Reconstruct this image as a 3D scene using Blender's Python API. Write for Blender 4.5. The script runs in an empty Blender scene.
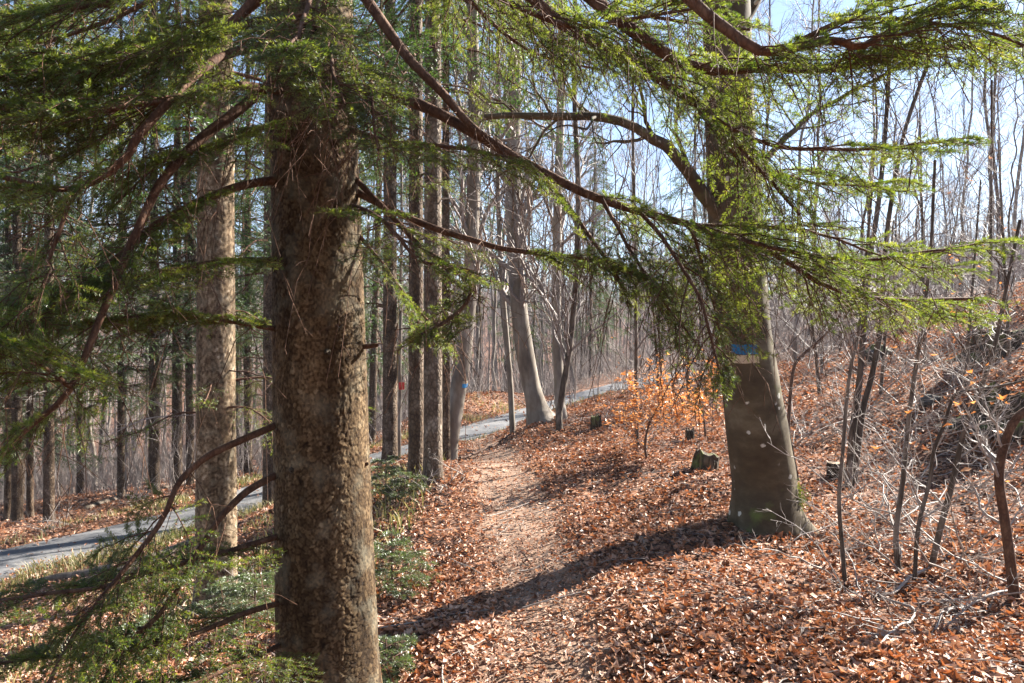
import bpy, math, random
import numpy as np
from mathutils import Vector

# ---------------------------------------------------------------- camera, sky, sun, exposure
S = bpy.context.scene
COL = S.collection
FPX, CX, CY, EYE = 760.0, 512.0, 341.5, 1.6
cam_d = bpy.data.cameras.new("camera")
cam_d.sensor_width = 36.0
cam_d.lens = FPX / 1024 * 36
cam_d.clip_start = 0.05
cam_d.clip_end = 2000
cam = bpy.data.objects.new("camera", cam_d)
COL.objects.link(cam)
cam.location = (0, 0, EYE)
cam.rotation_euler = (math.radians(90), 0, 0)
S.camera = cam

SUN_AZ, SUN_EL = 57.0, 33.0          # degrees to the right of the view direction, above the horizon
az, el = math.radians(SUN_AZ), math.radians(SUN_EL)
sun_dir = Vector((math.sin(az) * math.cos(el), math.cos(az) * math.cos(el), math.sin(el)))
W = bpy.data.worlds.new("World")
S.world = W
W.use_nodes = True
wn = W.node_tree.nodes
sky = wn.new("ShaderNodeTexSky")
sky.sky_type = 'NISHITA'
sky.sun_disc = False
sky.sun_elevation = el
sky.sun_rotation = az
sky.altitude = 900
sky.dust_density = .6
sky.ozone_density = 2.2
wn["Background"].inputs["Strength"].default_value = 0.05
W.node_tree.links.new(sky.outputs[0], wn["Background"].inputs["Color"])
sl = bpy.data.lights.new("sun", 'SUN')
sl.energy = 5.0
sl.angle = math.radians(0.5)
sl.color = (1.0, 0.94, 0.84)
so = bpy.data.objects.new("sun", sl)
COL.objects.link(so)
so.rotation_euler = (-sun_dir).to_track_quat('-Z', 'Y').to_euler()
S.view_settings.view_transform = 'Standard'
S.view_settings.look = 'None'
S.view_settings.exposure = 2.4
S.view_settings.gamma = 1.0
S.cycles.max_bounces = 6
S.cycles.diffuse_bounces = 1
S.cycles.transmission_bounces = 4
S.cycles.transparent_max_bounces = 4
S.cycles.sample_clamp_indirect = 6.0

rng = np.random.default_rng(7)
random.seed(7)


def P(px, py, d):
    return np.array([(px - CX) / FPX * d, d, EYE - (py - CY) / FPX * d])


def PL(lst):
    return np.array([P(*q) for q in lst])


# ---------------------------------------------------------------- noise
def _hash(i, j, k, seed):
    h = (i * 374761393 + j * 668265263 + k * 2147483647 + seed * 974634777) & 0xFFFFFFFF
    h = ((h ^ (h >> 13)) * 1274126177) & 0xFFFFFFFF
    h = ((h ^ (h >> 16)) * 2246822519) & 0xFFFFFFFF
    return ((h ^ (h >> 15)) & 0xFFFFFF) / float(0xFFFFFF)


def vnoise(x, y, z=0.0, seed=0):
    x, y, z = np.broadcast_arrays(np.asarray(x, float), np.asarray(y, float), np.asarray(z, float))
    xi, yi, zi = np.floor(x).astype(np.int64), np.floor(y).astype(np.int64), np.floor(z).astype(np.int64)
    fx, fy, fz = x - xi, y - yi, z - zi
    fx, fy, fz = [t * t * (3 - 2 * t) for t in (fx, fy, fz)]
    out = 0
    for a in (0, 1):
        for b in (0, 1):
            for c in (0, 1):
                w = (fx if a else 1 - fx) * (fy if b else 1 - fy) * (fz if c else 1 - fz)
                out = out + w * _hash(xi + a, yi + b, zi + c, seed)
    return out * 2 - 1


def sstep(a, b, x):
    t = np.clip((x - a) / (b - a), 0, 1)
    return t * t * (3 - 2 * t)


# ---------------------------------------------------------------- terrain function
ROAD = np.array([(-22, -2, -2.3), (-14, 4.5, -2.05), (-7.9, 11.7, -1.8), (-6.03, 14.7, -1.75), (-5.0, 16.6, -1.55), (-2.75, 18.2, -1.1),
                 (-0.8, 19.8, -.7), (1.6, 25.5, -.52), (5.6, 35, -.3), (11, 48, -.25), (20, 70, .2), (40, 120, 1.5)], float)


def catmull(pts, n):
    pts = np.asarray(pts, float)
    p = np.vstack([2 * pts[0] - pts[1], pts, 2 * pts[-1] - pts[-2]])
    out = []
    m = len(pts) - 1
    for t in np.linspace(0, m - 1e-9, n):
        i = int(t)
        u = t - i
        a, b, c, d = p[i], p[i + 1], p[i + 2], p[i + 3]
        out.append(0.5 * ((2 * b) + (-a + c) * u + (2 * a - 5 * b + 4 * c - d) * u * u + (-a + 3 * b - 3 * c + d) * u ** 3))
    return np.array(out)


RD = catmull(ROAD, 240)
PATH = catmull([(0.02, -3), (0.06, 0), (0.10, 2.2), (0.14, 3.6), (0.17, 5.1), (0.02, 7.7), (-0.24, 10.3), (-0.42, 13), (-0.62, 15.5), (-0.9, 18.3)], 140)
RHALF, PHALF = 0.88, 0.36


def near_line(x, y, L, chunk=20000):
    """signed distance to the polyline L (positive to its right) and interpolated third column"""
    x, y = np.ravel(x), np.ravel(y)
    a, b = L[:-1, :2], L[1:, :2]
    ab = b - a
    l2 = (ab ** 2).sum(1)
    sd, zz = np.empty(len(x)), np.empty(len(x))
    for i in range(0, len(x), chunk):
        q = np.stack([x[i:i + chunk], y[i:i + chunk]], 1)
        t = np.clip(((q[:, None] - a[None]) * ab[None]).sum(2) / l2, 0, 1)
        c = a[None] + t[..., None] * ab[None]
        dd = ((q[:, None] - c) ** 2).sum(2)
        k = dd.argmin(1)
        r = np.arange(len(k))
        cr = ab[k, 0] * (q[:, 1] - c[r, k, 1]) - ab[k, 1] * (q[:, 0] - c[r, k, 0])
        sd[i:i + chunk] = np.sqrt(dd[r, k]) * np.where(cr > 0, -1, 1)
        zz[i:i + chunk] = L[k, 2] + t[r, k] * (L[k + 1, 2] - L[k, 2]) if L.shape[1] > 2 else 0
    return sd, zz


_vis = [(540, 683, 3.56), (300, 683, 4.0), (150, 683, 4.6), (0, 683, 5.2), (216, 610, 7.3), (100, 600, 8.6), (0, 590, 10.3), (269, 506, 14.5),
        (0, 535, 14.0), (48, 520, 15.5), (100, 506, 17.2), (155, 490, 19.5), (240, 470, 21.5), (535, 580, 5.1), (515, 500, 7.7), (495, 460, 10.3),
        (490, 446, 13.2), (486, 441.5, 15), (483, 437, 17), (470, 446, 14.5), (500, 440, 15.2), (522, 428, 16), (545, 415, 17.5), (570, 408, 19), (422, 481, 8.9), (380, 470, 11.0), (340, 480, 12.5), (452, 460, 10.9), (540, 421, 13.5), (561, 432, 12.2), (600, 408, 15.5),
        (450, 402, 25), (520, 399, 30), (420, 420, 23), (765, 528, 6.2), (700, 560, 5.2), (620, 600, 4.3), (1024, 683, 3.1), (900, 605, 4.5), (1010, 600, 4.3), (850, 475, 8.0),
        (950, 455, 8), (1024, 385, 8.6), (1060, 335, 10), (1024, 308, 12.5), (960, 352, 12.5), (900, 372, 13), (810, 375, 16), (700, 390, 19), (640, 425, 12),
        (700, 470, 8), (640, 520, 6.5), (900, 335, 22), (830, 345, 26), (980, 310, 20), (760, 362, 26), (700, 375, 30)]
CP = [tuple(P(*q)) for q in _vis]
CP += [(0, 0, 0), (-.8, 3.3, -.15), (0, -6, .05), (5, -6, .7), (-6, -5, -.9), (5, 0, .75), (8, 2, 1.4), (-5, 0, -.8), (-10, 0, -1.7), (2, 2, .15),
       (-12, 20, -2.6), (-8, 28, -2.6), (-2, 34, -1.6), (-16, 40, -5), (-30, 22, -5), (-20, 70, -7), (0, 60, -4), (4, 48, -1), (-45, 60, -8), (-60, 25, -8),
       (-60, 130, 3), (-20, 140, 3), (10, 140, 2), (30, 100, 2.5), (-90, 200, 16), (-30, 220, 17), (20, 220, 13), (60, 200, 11), (12, 14, 2.9), (16, 22, 3.6), (20, 8, 3.6),
       (25, 35, 4), (14, 35, 2.4), (40, 60, 4), (60, 30, 6), (60, -40, 6), (-60, -60, -8), (0, -60, 0), (20, -15, 3), (-120, 60, -4), (120, 60, 8), (110, 160, 12),
       (-160, 300, 22), (0, 300, 20), (160, 300, 20), (-250, 60, 4), (250, 60, 10), (-200, -200, 0), (200, -200, 10)]
CP = np.array(CP)


def _warp(x, y):
    return np.stack([np.arcsinh(np.asarray(x) / 8.0) * 8, np.arcsinh(np.asarray(y) / 8.0) * 8], -1)


def _phi(r2):
    return np.where(r2 > 1e-12, 0.5 * r2 * np.log(np.maximum(r2, 1e-12)), 0)


_c = _warp(CP[:, 0], CP[:, 1])
_n = len(_c)
_A = np.zeros((_n + 3, _n + 3))
_A[:_n, :_n] = _phi(((_c[:, None] - _c[None]) ** 2).sum(2)) + 0.06 * np.eye(_n)
_A[:_n, _n] = 1
_A[:_n, _n + 1:] = _c
_A[_n, :_n] = 1
_A[_n + 1:, :_n] = _c.T
_wts = np.linalg.solve(_A, np.concatenate([CP[:, 2], np.zeros(3)]))


def base_height(x, y):
    x, y = np.ravel(x), np.ravel(y)
    out = np.empty(len(x))
    for i in range(0, len(x), 20000):
        q = _warp(x[i:i + 20000], y[i:i + 20000])
        out[i:i + 20000] = _phi(((q[:, None] - _c[None]) ** 2).sum(2)) @ _wts[:_n] + _wts[_n] + q @ _wts[_n + 1:]
    return out


def height(x, y, carve=False):
    x, y = np.ravel(np.asarray(x, float)), np.ravel(np.asarray(y, float))
    z = base_height(x, y)
    s, rz = near_line(x, y, RD)
    w = 1 - sstep(RHALF + .15, RHALF + 1.3, np.abs(s))
    ps, _ = near_line(x, y, PATH)
    rough = 0.035 * vnoise(x * 1.3, y * 1.3, 0, 1) + 0.022 * vnoise(x * 3.1, y * 3.1, 0, 2) + 0.010 * vnoise(x * 8, y * 8, 0, 3)
    rough = rough * (0.35 + 0.65 * sstep(.2, .8, np.abs(ps))) + .25 * vnoise(x * .12, y * .12, 0, 5) * sstep(14, 30, np.hypot(x, y))
    z = (z + rough) * (1 - w) + rz * w
    z = z - .035 * (1 - sstep(.15, .5, np.abs(ps))) * (1 - w)
    if carve:
        z = z - .12 * (1 - sstep(RHALF - .1, RHALF + .1, np.abs(s))) - .03 * (1 - sstep(PHALF - .15, PHALF, np.abs(ps)))
    return z


def ground(x, y):
    return float(height([x], [y])[0])


# ---------------------------------------------------------------- mesh helpers
class Geo:
    def __init__(self):
        self.v, self.f, self.mi, self.at = [], [], [], []
        self.n = 0

    def add(self, v, f, mi=0, at=None):
        v = np.asarray(v, float).reshape(-1, 3)
        f = np.asarray(f, np.int64)
        self.v.append(v)
        self.f.append(f + self.n)
        self.mi.append(np.full(len(f), mi, np.int32))
        self.at.append(np.full(len(f), .5) if at is None else np.broadcast_to(np.asarray(at, float), (len(f),)))
        self.n += len(v)
        return self

    def mesh(self, name, mats, smooth=True):
        me = bpy.data.meshes.new(name)
        v = np.concatenate(self.v)
        me.vertices.add(len(v))
        me.vertices.foreach_set("co", v.astype(np.float32).ravel())
        tot = np.concatenate([np.full(len(f), f.shape[1], np.int32) for f in self.f])
        idx = np.concatenate([f.ravel() for f in self.f]).astype(np.int32)
        me.loops.add(len(idx))
        me.loops.foreach_set("vertex_index", idx)
        me.polygons.add(len(tot))
        start = np.concatenate([[0], np.cumsum(tot)[:-1]]).astype(np.int32)
        me.polygons.foreach_set("loop_start", start)
        me.polygons.foreach_set("loop_total", tot)
        me.polygons.foreach_set("material_index", np.concatenate(self.mi))
        me.polygons.foreach_set("use_smooth", np.full(len(tot), smooth, bool))
        a = me.attributes.new("rnd", 'FLOAT', 'FACE')
        a.data.foreach_set("value", np.concatenate(self.at).astype(np.float32))
        for m in (mats if isinstance(mats, (list, tuple)) else [mats]):
            me.materials.append(m)
        me.update(calc_edges=True)
        return me

    def build(self, name, mats, parent=None, smooth=True):
        o = bpy.data.objects.new(name, self.mesh(name, mats, smooth))
        COL.objects.link(o)
        if parent is not None:
            o.parent = parent
            o.matrix_parent_inverse = MPI(parent)
        return o


def MPI(parent):
    from mathutils import Matrix
    return Matrix.Translation(-parent.location) if parent.rotation_euler.z == 0 else parent.matrix_basis.inverted()


def unit(v):
    return v / np.maximum(np.linalg.norm(v, axis=-1, keepdims=True), 1e-9)


def tubes(Pts, R, k, cap=True):
    """Pts [B,N,3], R [B,N] -> verts, quads of B tubes with k sides"""
    Pts = np.asarray(Pts, float)
    R = np.asarray(R, float)
    if Pts.ndim == 2:
        Pts, R = Pts[None], R[None]
    B, N, _ = Pts.shape
    T = np.gradient(Pts, axis=1)
    T = unit(T)
    mean = unit(Pts[:, -1] - Pts[:, 0])
    ref = np.zeros((B, 3))
    ref[np.arange(B), np.abs(mean).argmin(1)] = 1
    U = unit(np.cross(T, ref[:, None]))
    V = np.cross(T, U)
    a = np.linspace(0, 2 * np.pi, k, endpoint=False)
    ring = Pts[:, :, None] + R[:, :, None, None] * (np.cos(a)[None, None, :, None] * U[:, :, None] + np.sin(a)[None, None, :, None] * V[:, :, None])
    v = ring.reshape(-1, 3)
    i = np.arange(B)[:, None, None] * N * k + np.arange(N - 1)[None, :, None] * k + np.arange(k)[None, None, :]
    j = np.arange(B)[:, None, None] * N * k + np.arange(N - 1)[None, :, None] * k + (np.arange(k)[None, None, :] + 1) % k
    f = np.stack([i, j, j + k, i + k], -1).reshape(-1, 4)
    return v, f


def resample(pts, n):
    return catmull(pts, n) if len(pts) > 2 else np.linspace(pts[0], pts[-1], n)


def thing(name, label, cat, loc, group=None):
    o = bpy.data.objects.new(name, None)
    o.empty_display_size = .2
    COL.objects.link(o)
    o.location = tuple(float(t) for t in loc)
    o["label"], o["category"] = label, cat
    if group:
        o["group"] = group
    return o


def tag(o, label, cat, group=None):
    o["label"], o["category"] = label, cat
    if group:
        o["group"] = group
    return o


def kind(o, k):
    o["kind"] = k
    return o


# ---------------------------------------------------------------- materials
def new_mat(name):
    m = bpy.data.materials.new(name)
    m.use_nodes = True
    nt = m.node_tree
    nt.nodes.clear()
    out = nt.nodes.new("ShaderNodeOutputMaterial")
    return m, nt, out


def nd(nt, typ, **kw):
    n = nt.nodes.new(typ)
    for k, v in kw.items():
        if k in n.inputs:
            n.inputs[k].default_value = v
        else:
            setattr(n, k, v)
    return n


def ramp(nt, stops, interp='LINEAR'):
    r = nt.nodes.new("ShaderNodeValToRGB")
    r.color_ramp.interpolation = interp
    e = r.color_ramp.elements
    while len(e) > 1:
        e.remove(e[0])
    e[0].position, e[0].color = stops[0][0], (*stops[0][1], 1)
    for p, c in stops[1:]:
        n = e.new(p)
        n.color = (*c, 1)
    return r


def lk(nt, a, b):
    nt.links.new(a, b)


def mixc(nt, fac, a, b, mode='MIX'):
    m = nt.nodes.new("ShaderNodeMix")
    m.data_type = 'RGBA'
    m.blend_type = mode
    for sock, val in ((m.inputs[0], fac), (m.inputs[6], a), (m.inputs[7], b)):
        if hasattr(val, "is_linked"):
            nt.links.new(val, sock)
        elif isinstance(val, tuple):
            sock.default_value = (*val, 1)
        else:
            sock.default_value = val
    return m.outputs[2]


def leafy(name, stops, trans=.45, gloss=.06, rough=.45, tint=(1.25, 1.35, .55), bump=False):
    """thin leaf or needle: diffuse, light passing through, a little sheen; colour varies leaf by leaf"""
    m, nt, out = new_mat(name)
    at = nd(nt, "ShaderNodeAttribute", attribute_name="rnd")
    r = ramp(nt, stops)
    lk(nt, at.outputs["Fac"], r.inputs[0])
    d = nd(nt, "ShaderNodeBsdfDiffuse")
    t = nd(nt, "ShaderNodeBsdfTranslucent")
    g = nd(nt, "ShaderNodeBsdfGlossy", Roughness=rough)
    lk(nt, r.outputs[0], d.inputs["Color"])
    lk(nt, mixc(nt, 1.0, r.outputs[0], tint, 'MULTIPLY'), t.inputs["Color"])
    m1 = nd(nt, "ShaderNodeMixShader", Fac=trans)
    lk(nt, d.outputs[0], m1.inputs[1])
    lk(nt, t.outputs[0], m1.inputs[2])
    m2 = nd(nt, "ShaderNodeMixShader", Fac=gloss)
    lk(nt, m1.outputs[0], m2.inputs[1])
    lk(nt, g.outputs[0], m2.inputs[2])
    lk(nt, m2.outputs[0], out.inputs[0])
    return m


def barky(name, dark, mid, light, scale=22, stretch=.45, bump=.6, spots=None, moss=0.0, rough=.85, crack=.5, dist=.02):
    m, nt, out = new_mat(name)
    tc = nd(nt, "ShaderNodeTexCoord")
    mp = nd(nt, "ShaderNodeMapping")
    mp.inputs["Scale"].default_value = (1, 1, stretch)
    lk(nt, tc.outputs["Object"], mp.inputs[0])
    no = nd(nt, "ShaderNodeTexNoise", Scale=scale * .35, Detail=6.0, Roughness=.65)
    lk(nt, mp.outputs[0], no.inputs["Vector"])
    vo = nd(nt, "ShaderNodeTexVoronoi", Scale=scale)
    vo.feature = 'DISTANCE_TO_EDGE'
    lk(nt, mp.outputs[0], vo.inputs["Vector"])
    r = ramp(nt, [(.28, dark), (.5, mid), (.72, light)])
    lk(nt, no.outputs["Fac"], r.inputs[0])
    cr = ramp(nt, [(0.0, (1 - crack,) * 3), (.22, (1, 1, 1))])
    lk(nt, vo.outputs["Distance"], cr.inputs[0])
    col = mixc(nt, 1.0, r.outputs[0], cr.outputs[0], 'MULTIPLY')
    if spots:
        sv = nd(nt, "ShaderNodeTexVoronoi", Scale=7.0)
        lk(nt, tc.outputs["Object"], sv.inputs["Vector"])
        sn = nd(nt, "ShaderNodeTexNoise", Scale=40.0, Detail=3.0)
        lk(nt, tc.outputs["Object"], sn.inputs["Vector"])
        ad = nd(nt, "ShaderNodeMath", operation='MULTIPLY_ADD')
        ad.inputs[1].default_value = .22
        lk(nt, sn.outputs["Fac"], ad.inputs[0])
        lk(nt, sv.outputs["Distance"], ad.inputs[2])
        sr = ramp(nt, [(.235, (1, 1, 1)), (.275, (0, 0, 0))])
        lk(nt, ad.outputs[0], sr.inputs[0])
        sel = ramp(nt, [(.30, (0, 0, 0)), (.34, (1, 1, 1))])
        sc = nd(nt, "ShaderNodeSeparateColor")
        lk(nt, sv.outputs["Color"], sc.inputs[0])
        lk(nt, sc.outputs[0], sel.inputs[0])
        fac = mixc(nt, 1.0, sr.outputs[0], sel.outputs[0], 'MULTIPLY')
        col = mixc(nt, fac, col, spots)
    if moss > 0:
        mn = nd(nt, "ShaderNodeTexNoise", Scale=5.0, Detail=5.0)
        lk(nt, tc.outputs["Object"], mn.inputs["Vector"])
        mr = ramp(nt, [(1 - moss, (0, 0, 0)), (1 - moss + .12, (1, 1, 1))])
        lk(nt, mn.outputs["Fac"], mr.inputs[0])
        col = mixc(nt, mr.outputs[0], col, (.10, .12, .03))
    b = nd(nt, "ShaderNodeBsdfPrincipled", Roughness=rough)
    b.inputs["Specular IOR Level"].default_value = .25
    lk(nt, col, b.inputs["Base Color"])
    hs = nd(nt, "ShaderNodeMath", operation='MULTIPLY_ADD')
    hs.inputs[1].default_value = .7
    lk(nt, cr.outputs[0], hs.inputs[0])
    lk(nt, no.outputs["Fac"], hs.inputs[2])
    bp = nd(nt, "ShaderNodeBump", Strength=bump, Distance=dist)
    lk(nt, hs.outputs[0], bp.inputs["Height"])
    lk(nt, bp.outputs[0], b.inputs["Normal"])
    lk(nt, b.outputs[0], out.inputs[0])
    return m


def flaked(name, mul=(1, 1, 1)):
    """bark of the near spruces: every flake has its own tone (rnd), geometry gives the relief"""
    m, nt, out = new_mat(name)
    at = nd(nt, "ShaderNodeAttribute", attribute_name="rnd")
    tc = nd(nt, "ShaderNodeTexCoord")
    no = nd(nt, "ShaderNodeTexNoise", Scale=90.0, Detail=5.0, Roughness=.7)
    lk(nt, tc.outputs["Object"], no.inputs["Vector"])
    big = nd(nt, "ShaderNodeTexNoise", Scale=9.0, Detail=6.0)
    lk(nt, tc.outputs["Object"], big.inputs["Vector"])
    r = ramp(nt, [(0, (.02, .012, .007)), (.22, (.05, .031, .017)), (.45, (.10, .068, .040)), (.75, (.21, .155, .10)), (1, (.42, .36, .28))])
    lk(nt, at.outputs["Fac"], r.inputs[0])
    sp = ramp(nt, [(.3, (.62, .58, .55)), (.62, (1.12, 1.12, 1.1))])
    lk(nt, no.outputs["Fac"], sp.inputs[0])
    col = mixc(nt, 1.0, r.outputs[0], sp.outputs[0], 'MULTIPLY')
    smp = nd(nt, "ShaderNodeMapping")
    smp.inputs["Scale"].default_value = (9, 9, .9)
    lk(nt, tc.outputs["Object"], smp.inputs[0])
    st = nd(nt, "ShaderNodeTexNoise", Scale=1.6, Detail=5.0, Roughness=.6)
    lk(nt, smp.outputs[0], st.inputs["Vector"])
    sr = ramp(nt, [(.32, (.46, .43, .39)), (.62, (1.15, 1.13, 1.1))])
    lk(nt, st.outputs["Fac"], sr.inputs[0])
    col = mixc(nt, 1.0, col, sr.outputs[0], 'MULTIPLY')
    col = mixc(nt, 1.0, col, mul, 'MULTIPLY')
    li = ramp(nt, [(.5, (0, 0, 0)), (.7, (.22, .22, .22))])
    lk(nt, big.outputs["Fac"], li.inputs[0])
    col = mixc(nt, li.outputs[0], col, (.34, .33, .25))
    b = nd(nt, "ShaderNodeBsdfPrincipled", Roughness=.9)
    b.inputs["Specular IOR Level"].default_value = .2
    lk(nt, col, b.inputs["Base Color"])
    bp = nd(nt, "ShaderNodeBump", Strength=.7, Distance=.004)
    lk(nt, no.outputs["Fac"], bp.inputs["Height"])
    lk(nt, bp.outputs[0], b.inputs["Normal"])
    lk(nt, b.outputs[0], out.inputs[0])
    return m


def plain(name, c, rough=.7, var=.25, scale=30, bump=.3):
    m, nt, out = new_mat(name)
    tc = nd(nt, "ShaderNodeTexCoord")
    no = nd(nt, "ShaderNodeTexNoise", Scale=float(scale), Detail=4.0)
    lk(nt, tc.outputs["Object"], no.inputs["Vector"])
    r = ramp(nt, [(.3, tuple(t * (1 - var) for t in c)), (.7, tuple(min(1, t * (1 + var)) for t in c))])
    lk(nt, no.outputs["Fac"], r.inputs[0])
    b = nd(nt, "ShaderNodeBsdfPrincipled", Roughness=rough)
    b.inputs["Specular IOR Level"].default_value = .3
    lk(nt, r.outputs[0], b.inputs["Base Color"])
    bp = nd(nt, "ShaderNodeBump", Strength=bump, Distance=.01)
    lk(nt, no.outputs["Fac"], bp.inputs["Height"])
    lk(nt, bp.outputs[0], b.inputs["Normal"])
    lk(nt, b.outputs[0], out.inputs[0])
    return m


def litter_ground():
    m, nt, out = new_mat("leafy_soil")
    tc = nd(nt, "ShaderNodeTexCoord")
    wob = nd(nt, "ShaderNodeTexNoise", Scale=9.0, Detail=3.0)
    lk(nt, tc.outputs["Object"], wob.inputs["Vector"])
    mv = nd(nt, "ShaderNodeVectorMath", operation='MULTIPLY_ADD')
    mv.inputs[1].default_value = (.12, .12, .12)
    lk(nt, wob.outputs["Color"], mv.inputs[0])
    lk(nt, tc.outputs["Object"], mv.inputs[2])
    vo = nd(nt, "ShaderNodeTexVoronoi", Scale=19.0)
    lk(nt, mv.outputs[0], vo.inputs["Vector"])
    sc = nd(nt, "ShaderNodeSeparateColor")
    lk(nt, vo.outputs["Color"], sc.inputs[0])
    r = ramp(nt, [(0, (.03, .014, .009)), (.25, (.08, .036, .02)), (.5, (.16, .075, .04)), (.75, (.26, .13, .073)), (1, (.36, .21, .14))])
    lk(nt, sc.outputs[0], r.inputs[0])
    big = nd(nt, "ShaderNodeTexNoise", Scale=.8, Detail=5.0, Roughness=.6)
    lk(nt, tc.outputs["Object"], big.inputs["Vector"])
    br = ramp(nt, [(.35, (.72, .70, .70)), (.65, (1.08, 1.05, 1.02))])
    lk(nt, big.outputs["Fac"], br.inputs[0])
    col = mixc(nt, 1.0, r.outputs[0], br.outputs[0], 'MULTIPLY')
    b = nd(nt, "ShaderNodeBsdfPrincipled", Roughness=.85)
    b.inputs["Specular IOR Level"].default_value = .25
    lk(nt, col, b.inputs["Base Color"])
    bp = nd(nt, "ShaderNodeBump", Strength=.9, Distance=.03)
    lk(nt, sc.outputs[1], bp.inputs["Height"])
    lk(nt, bp.outputs[0], b.inputs["Normal"])
    lk(nt, b.outputs[0], out.inputs[0])
    return m


def soil_path():
    m, nt, out = new_mat("trodden_soil")
    tc = nd(nt, "ShaderNodeTexCoord")
    n1 = nd(nt, "ShaderNodeTexNoise", Scale=5.0, Detail=8.0, Roughness=.7)
    n2 = nd(nt, "ShaderNodeTexNoise", Scale=70.0, Detail=4.0)
    vo = nd(nt, "ShaderNodeTexVoronoi", Scale=38.0)
    for n in (n1, n2, vo):
        lk(nt, tc.outputs["Object"], n.inputs["Vector"])
    r = ramp(nt, [(.3, (.12, .066, .04)), (.5, (.235, .145, .095)), (.7, (.34, .235, .17))])
    lk(nt, n1.outputs["Fac"], r.inputs[0])
    sc = nd(nt, "ShaderNodeSeparateColor")
    lk(nt, vo.outputs["Color"], sc.inputs[0])
    sr = ramp(nt, [(0, (.55, .5, .48)), (.5, (1, 1, 1)), (1, (1.25, 1.2, 1.15))])
    lk(nt, sc.outputs[0], sr.inputs[0])
    col = mixc(nt, .75, r.outputs[0], mixc(nt, 1.0, r.outputs[0], sr.outputs[0], 'MULTIPLY'))
    b = nd(nt, "ShaderNodeBsdfPrincipled", Roughness=.9)
    lk(nt, col, b.inputs["Base Color"])
    bp = nd(nt, "ShaderNodeBump", Strength=.6, Distance=.015)
    lk(nt, n2.outputs["Fac"], bp.inputs["Height"])
    lk(nt, bp.outputs[0], b.inputs["Normal"])
    lk(nt, b.outputs[0], out.inputs[0])
    return m


def asphalt():
    m, nt, out = new_mat("worn_asphalt")
    tc = nd(nt, "ShaderNodeTexCoord")
    n1 = nd(nt, "ShaderNodeTexNoise", Scale=1.2, Detail=6.0, Roughness=.7)
    n2 = nd(nt, "ShaderNodeTexNoise", Scale=120.0, Detail=2.0)
    for n in (n1, n2):
        lk(nt, tc.outputs["Object"], n.inputs["Vector"])
    r = ramp(nt, [(.3, (.075, .075, .082)), (.5, (.13, .13, .135)), (.52, (.155, .15, .15)), (.75, (.2, .195, .195))])
    lk(nt, n1.outputs["Fac"], r.inputs[0])
    b = nd(nt, "ShaderNodeBsdfPrincipled", Roughness=.75)
    lk(nt, r.outputs[0], b.inputs["Base Color"])
    bp = nd(nt, "ShaderNodeBump", Strength=.4, Distance=.006)
    lk(nt, n2.outputs["Fac"], bp.inputs["Height"])
    lk(nt, bp.outputs[0], b.inputs["Normal"])
    lk(nt, b.outputs[0], out.inputs[0])
    return m


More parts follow.
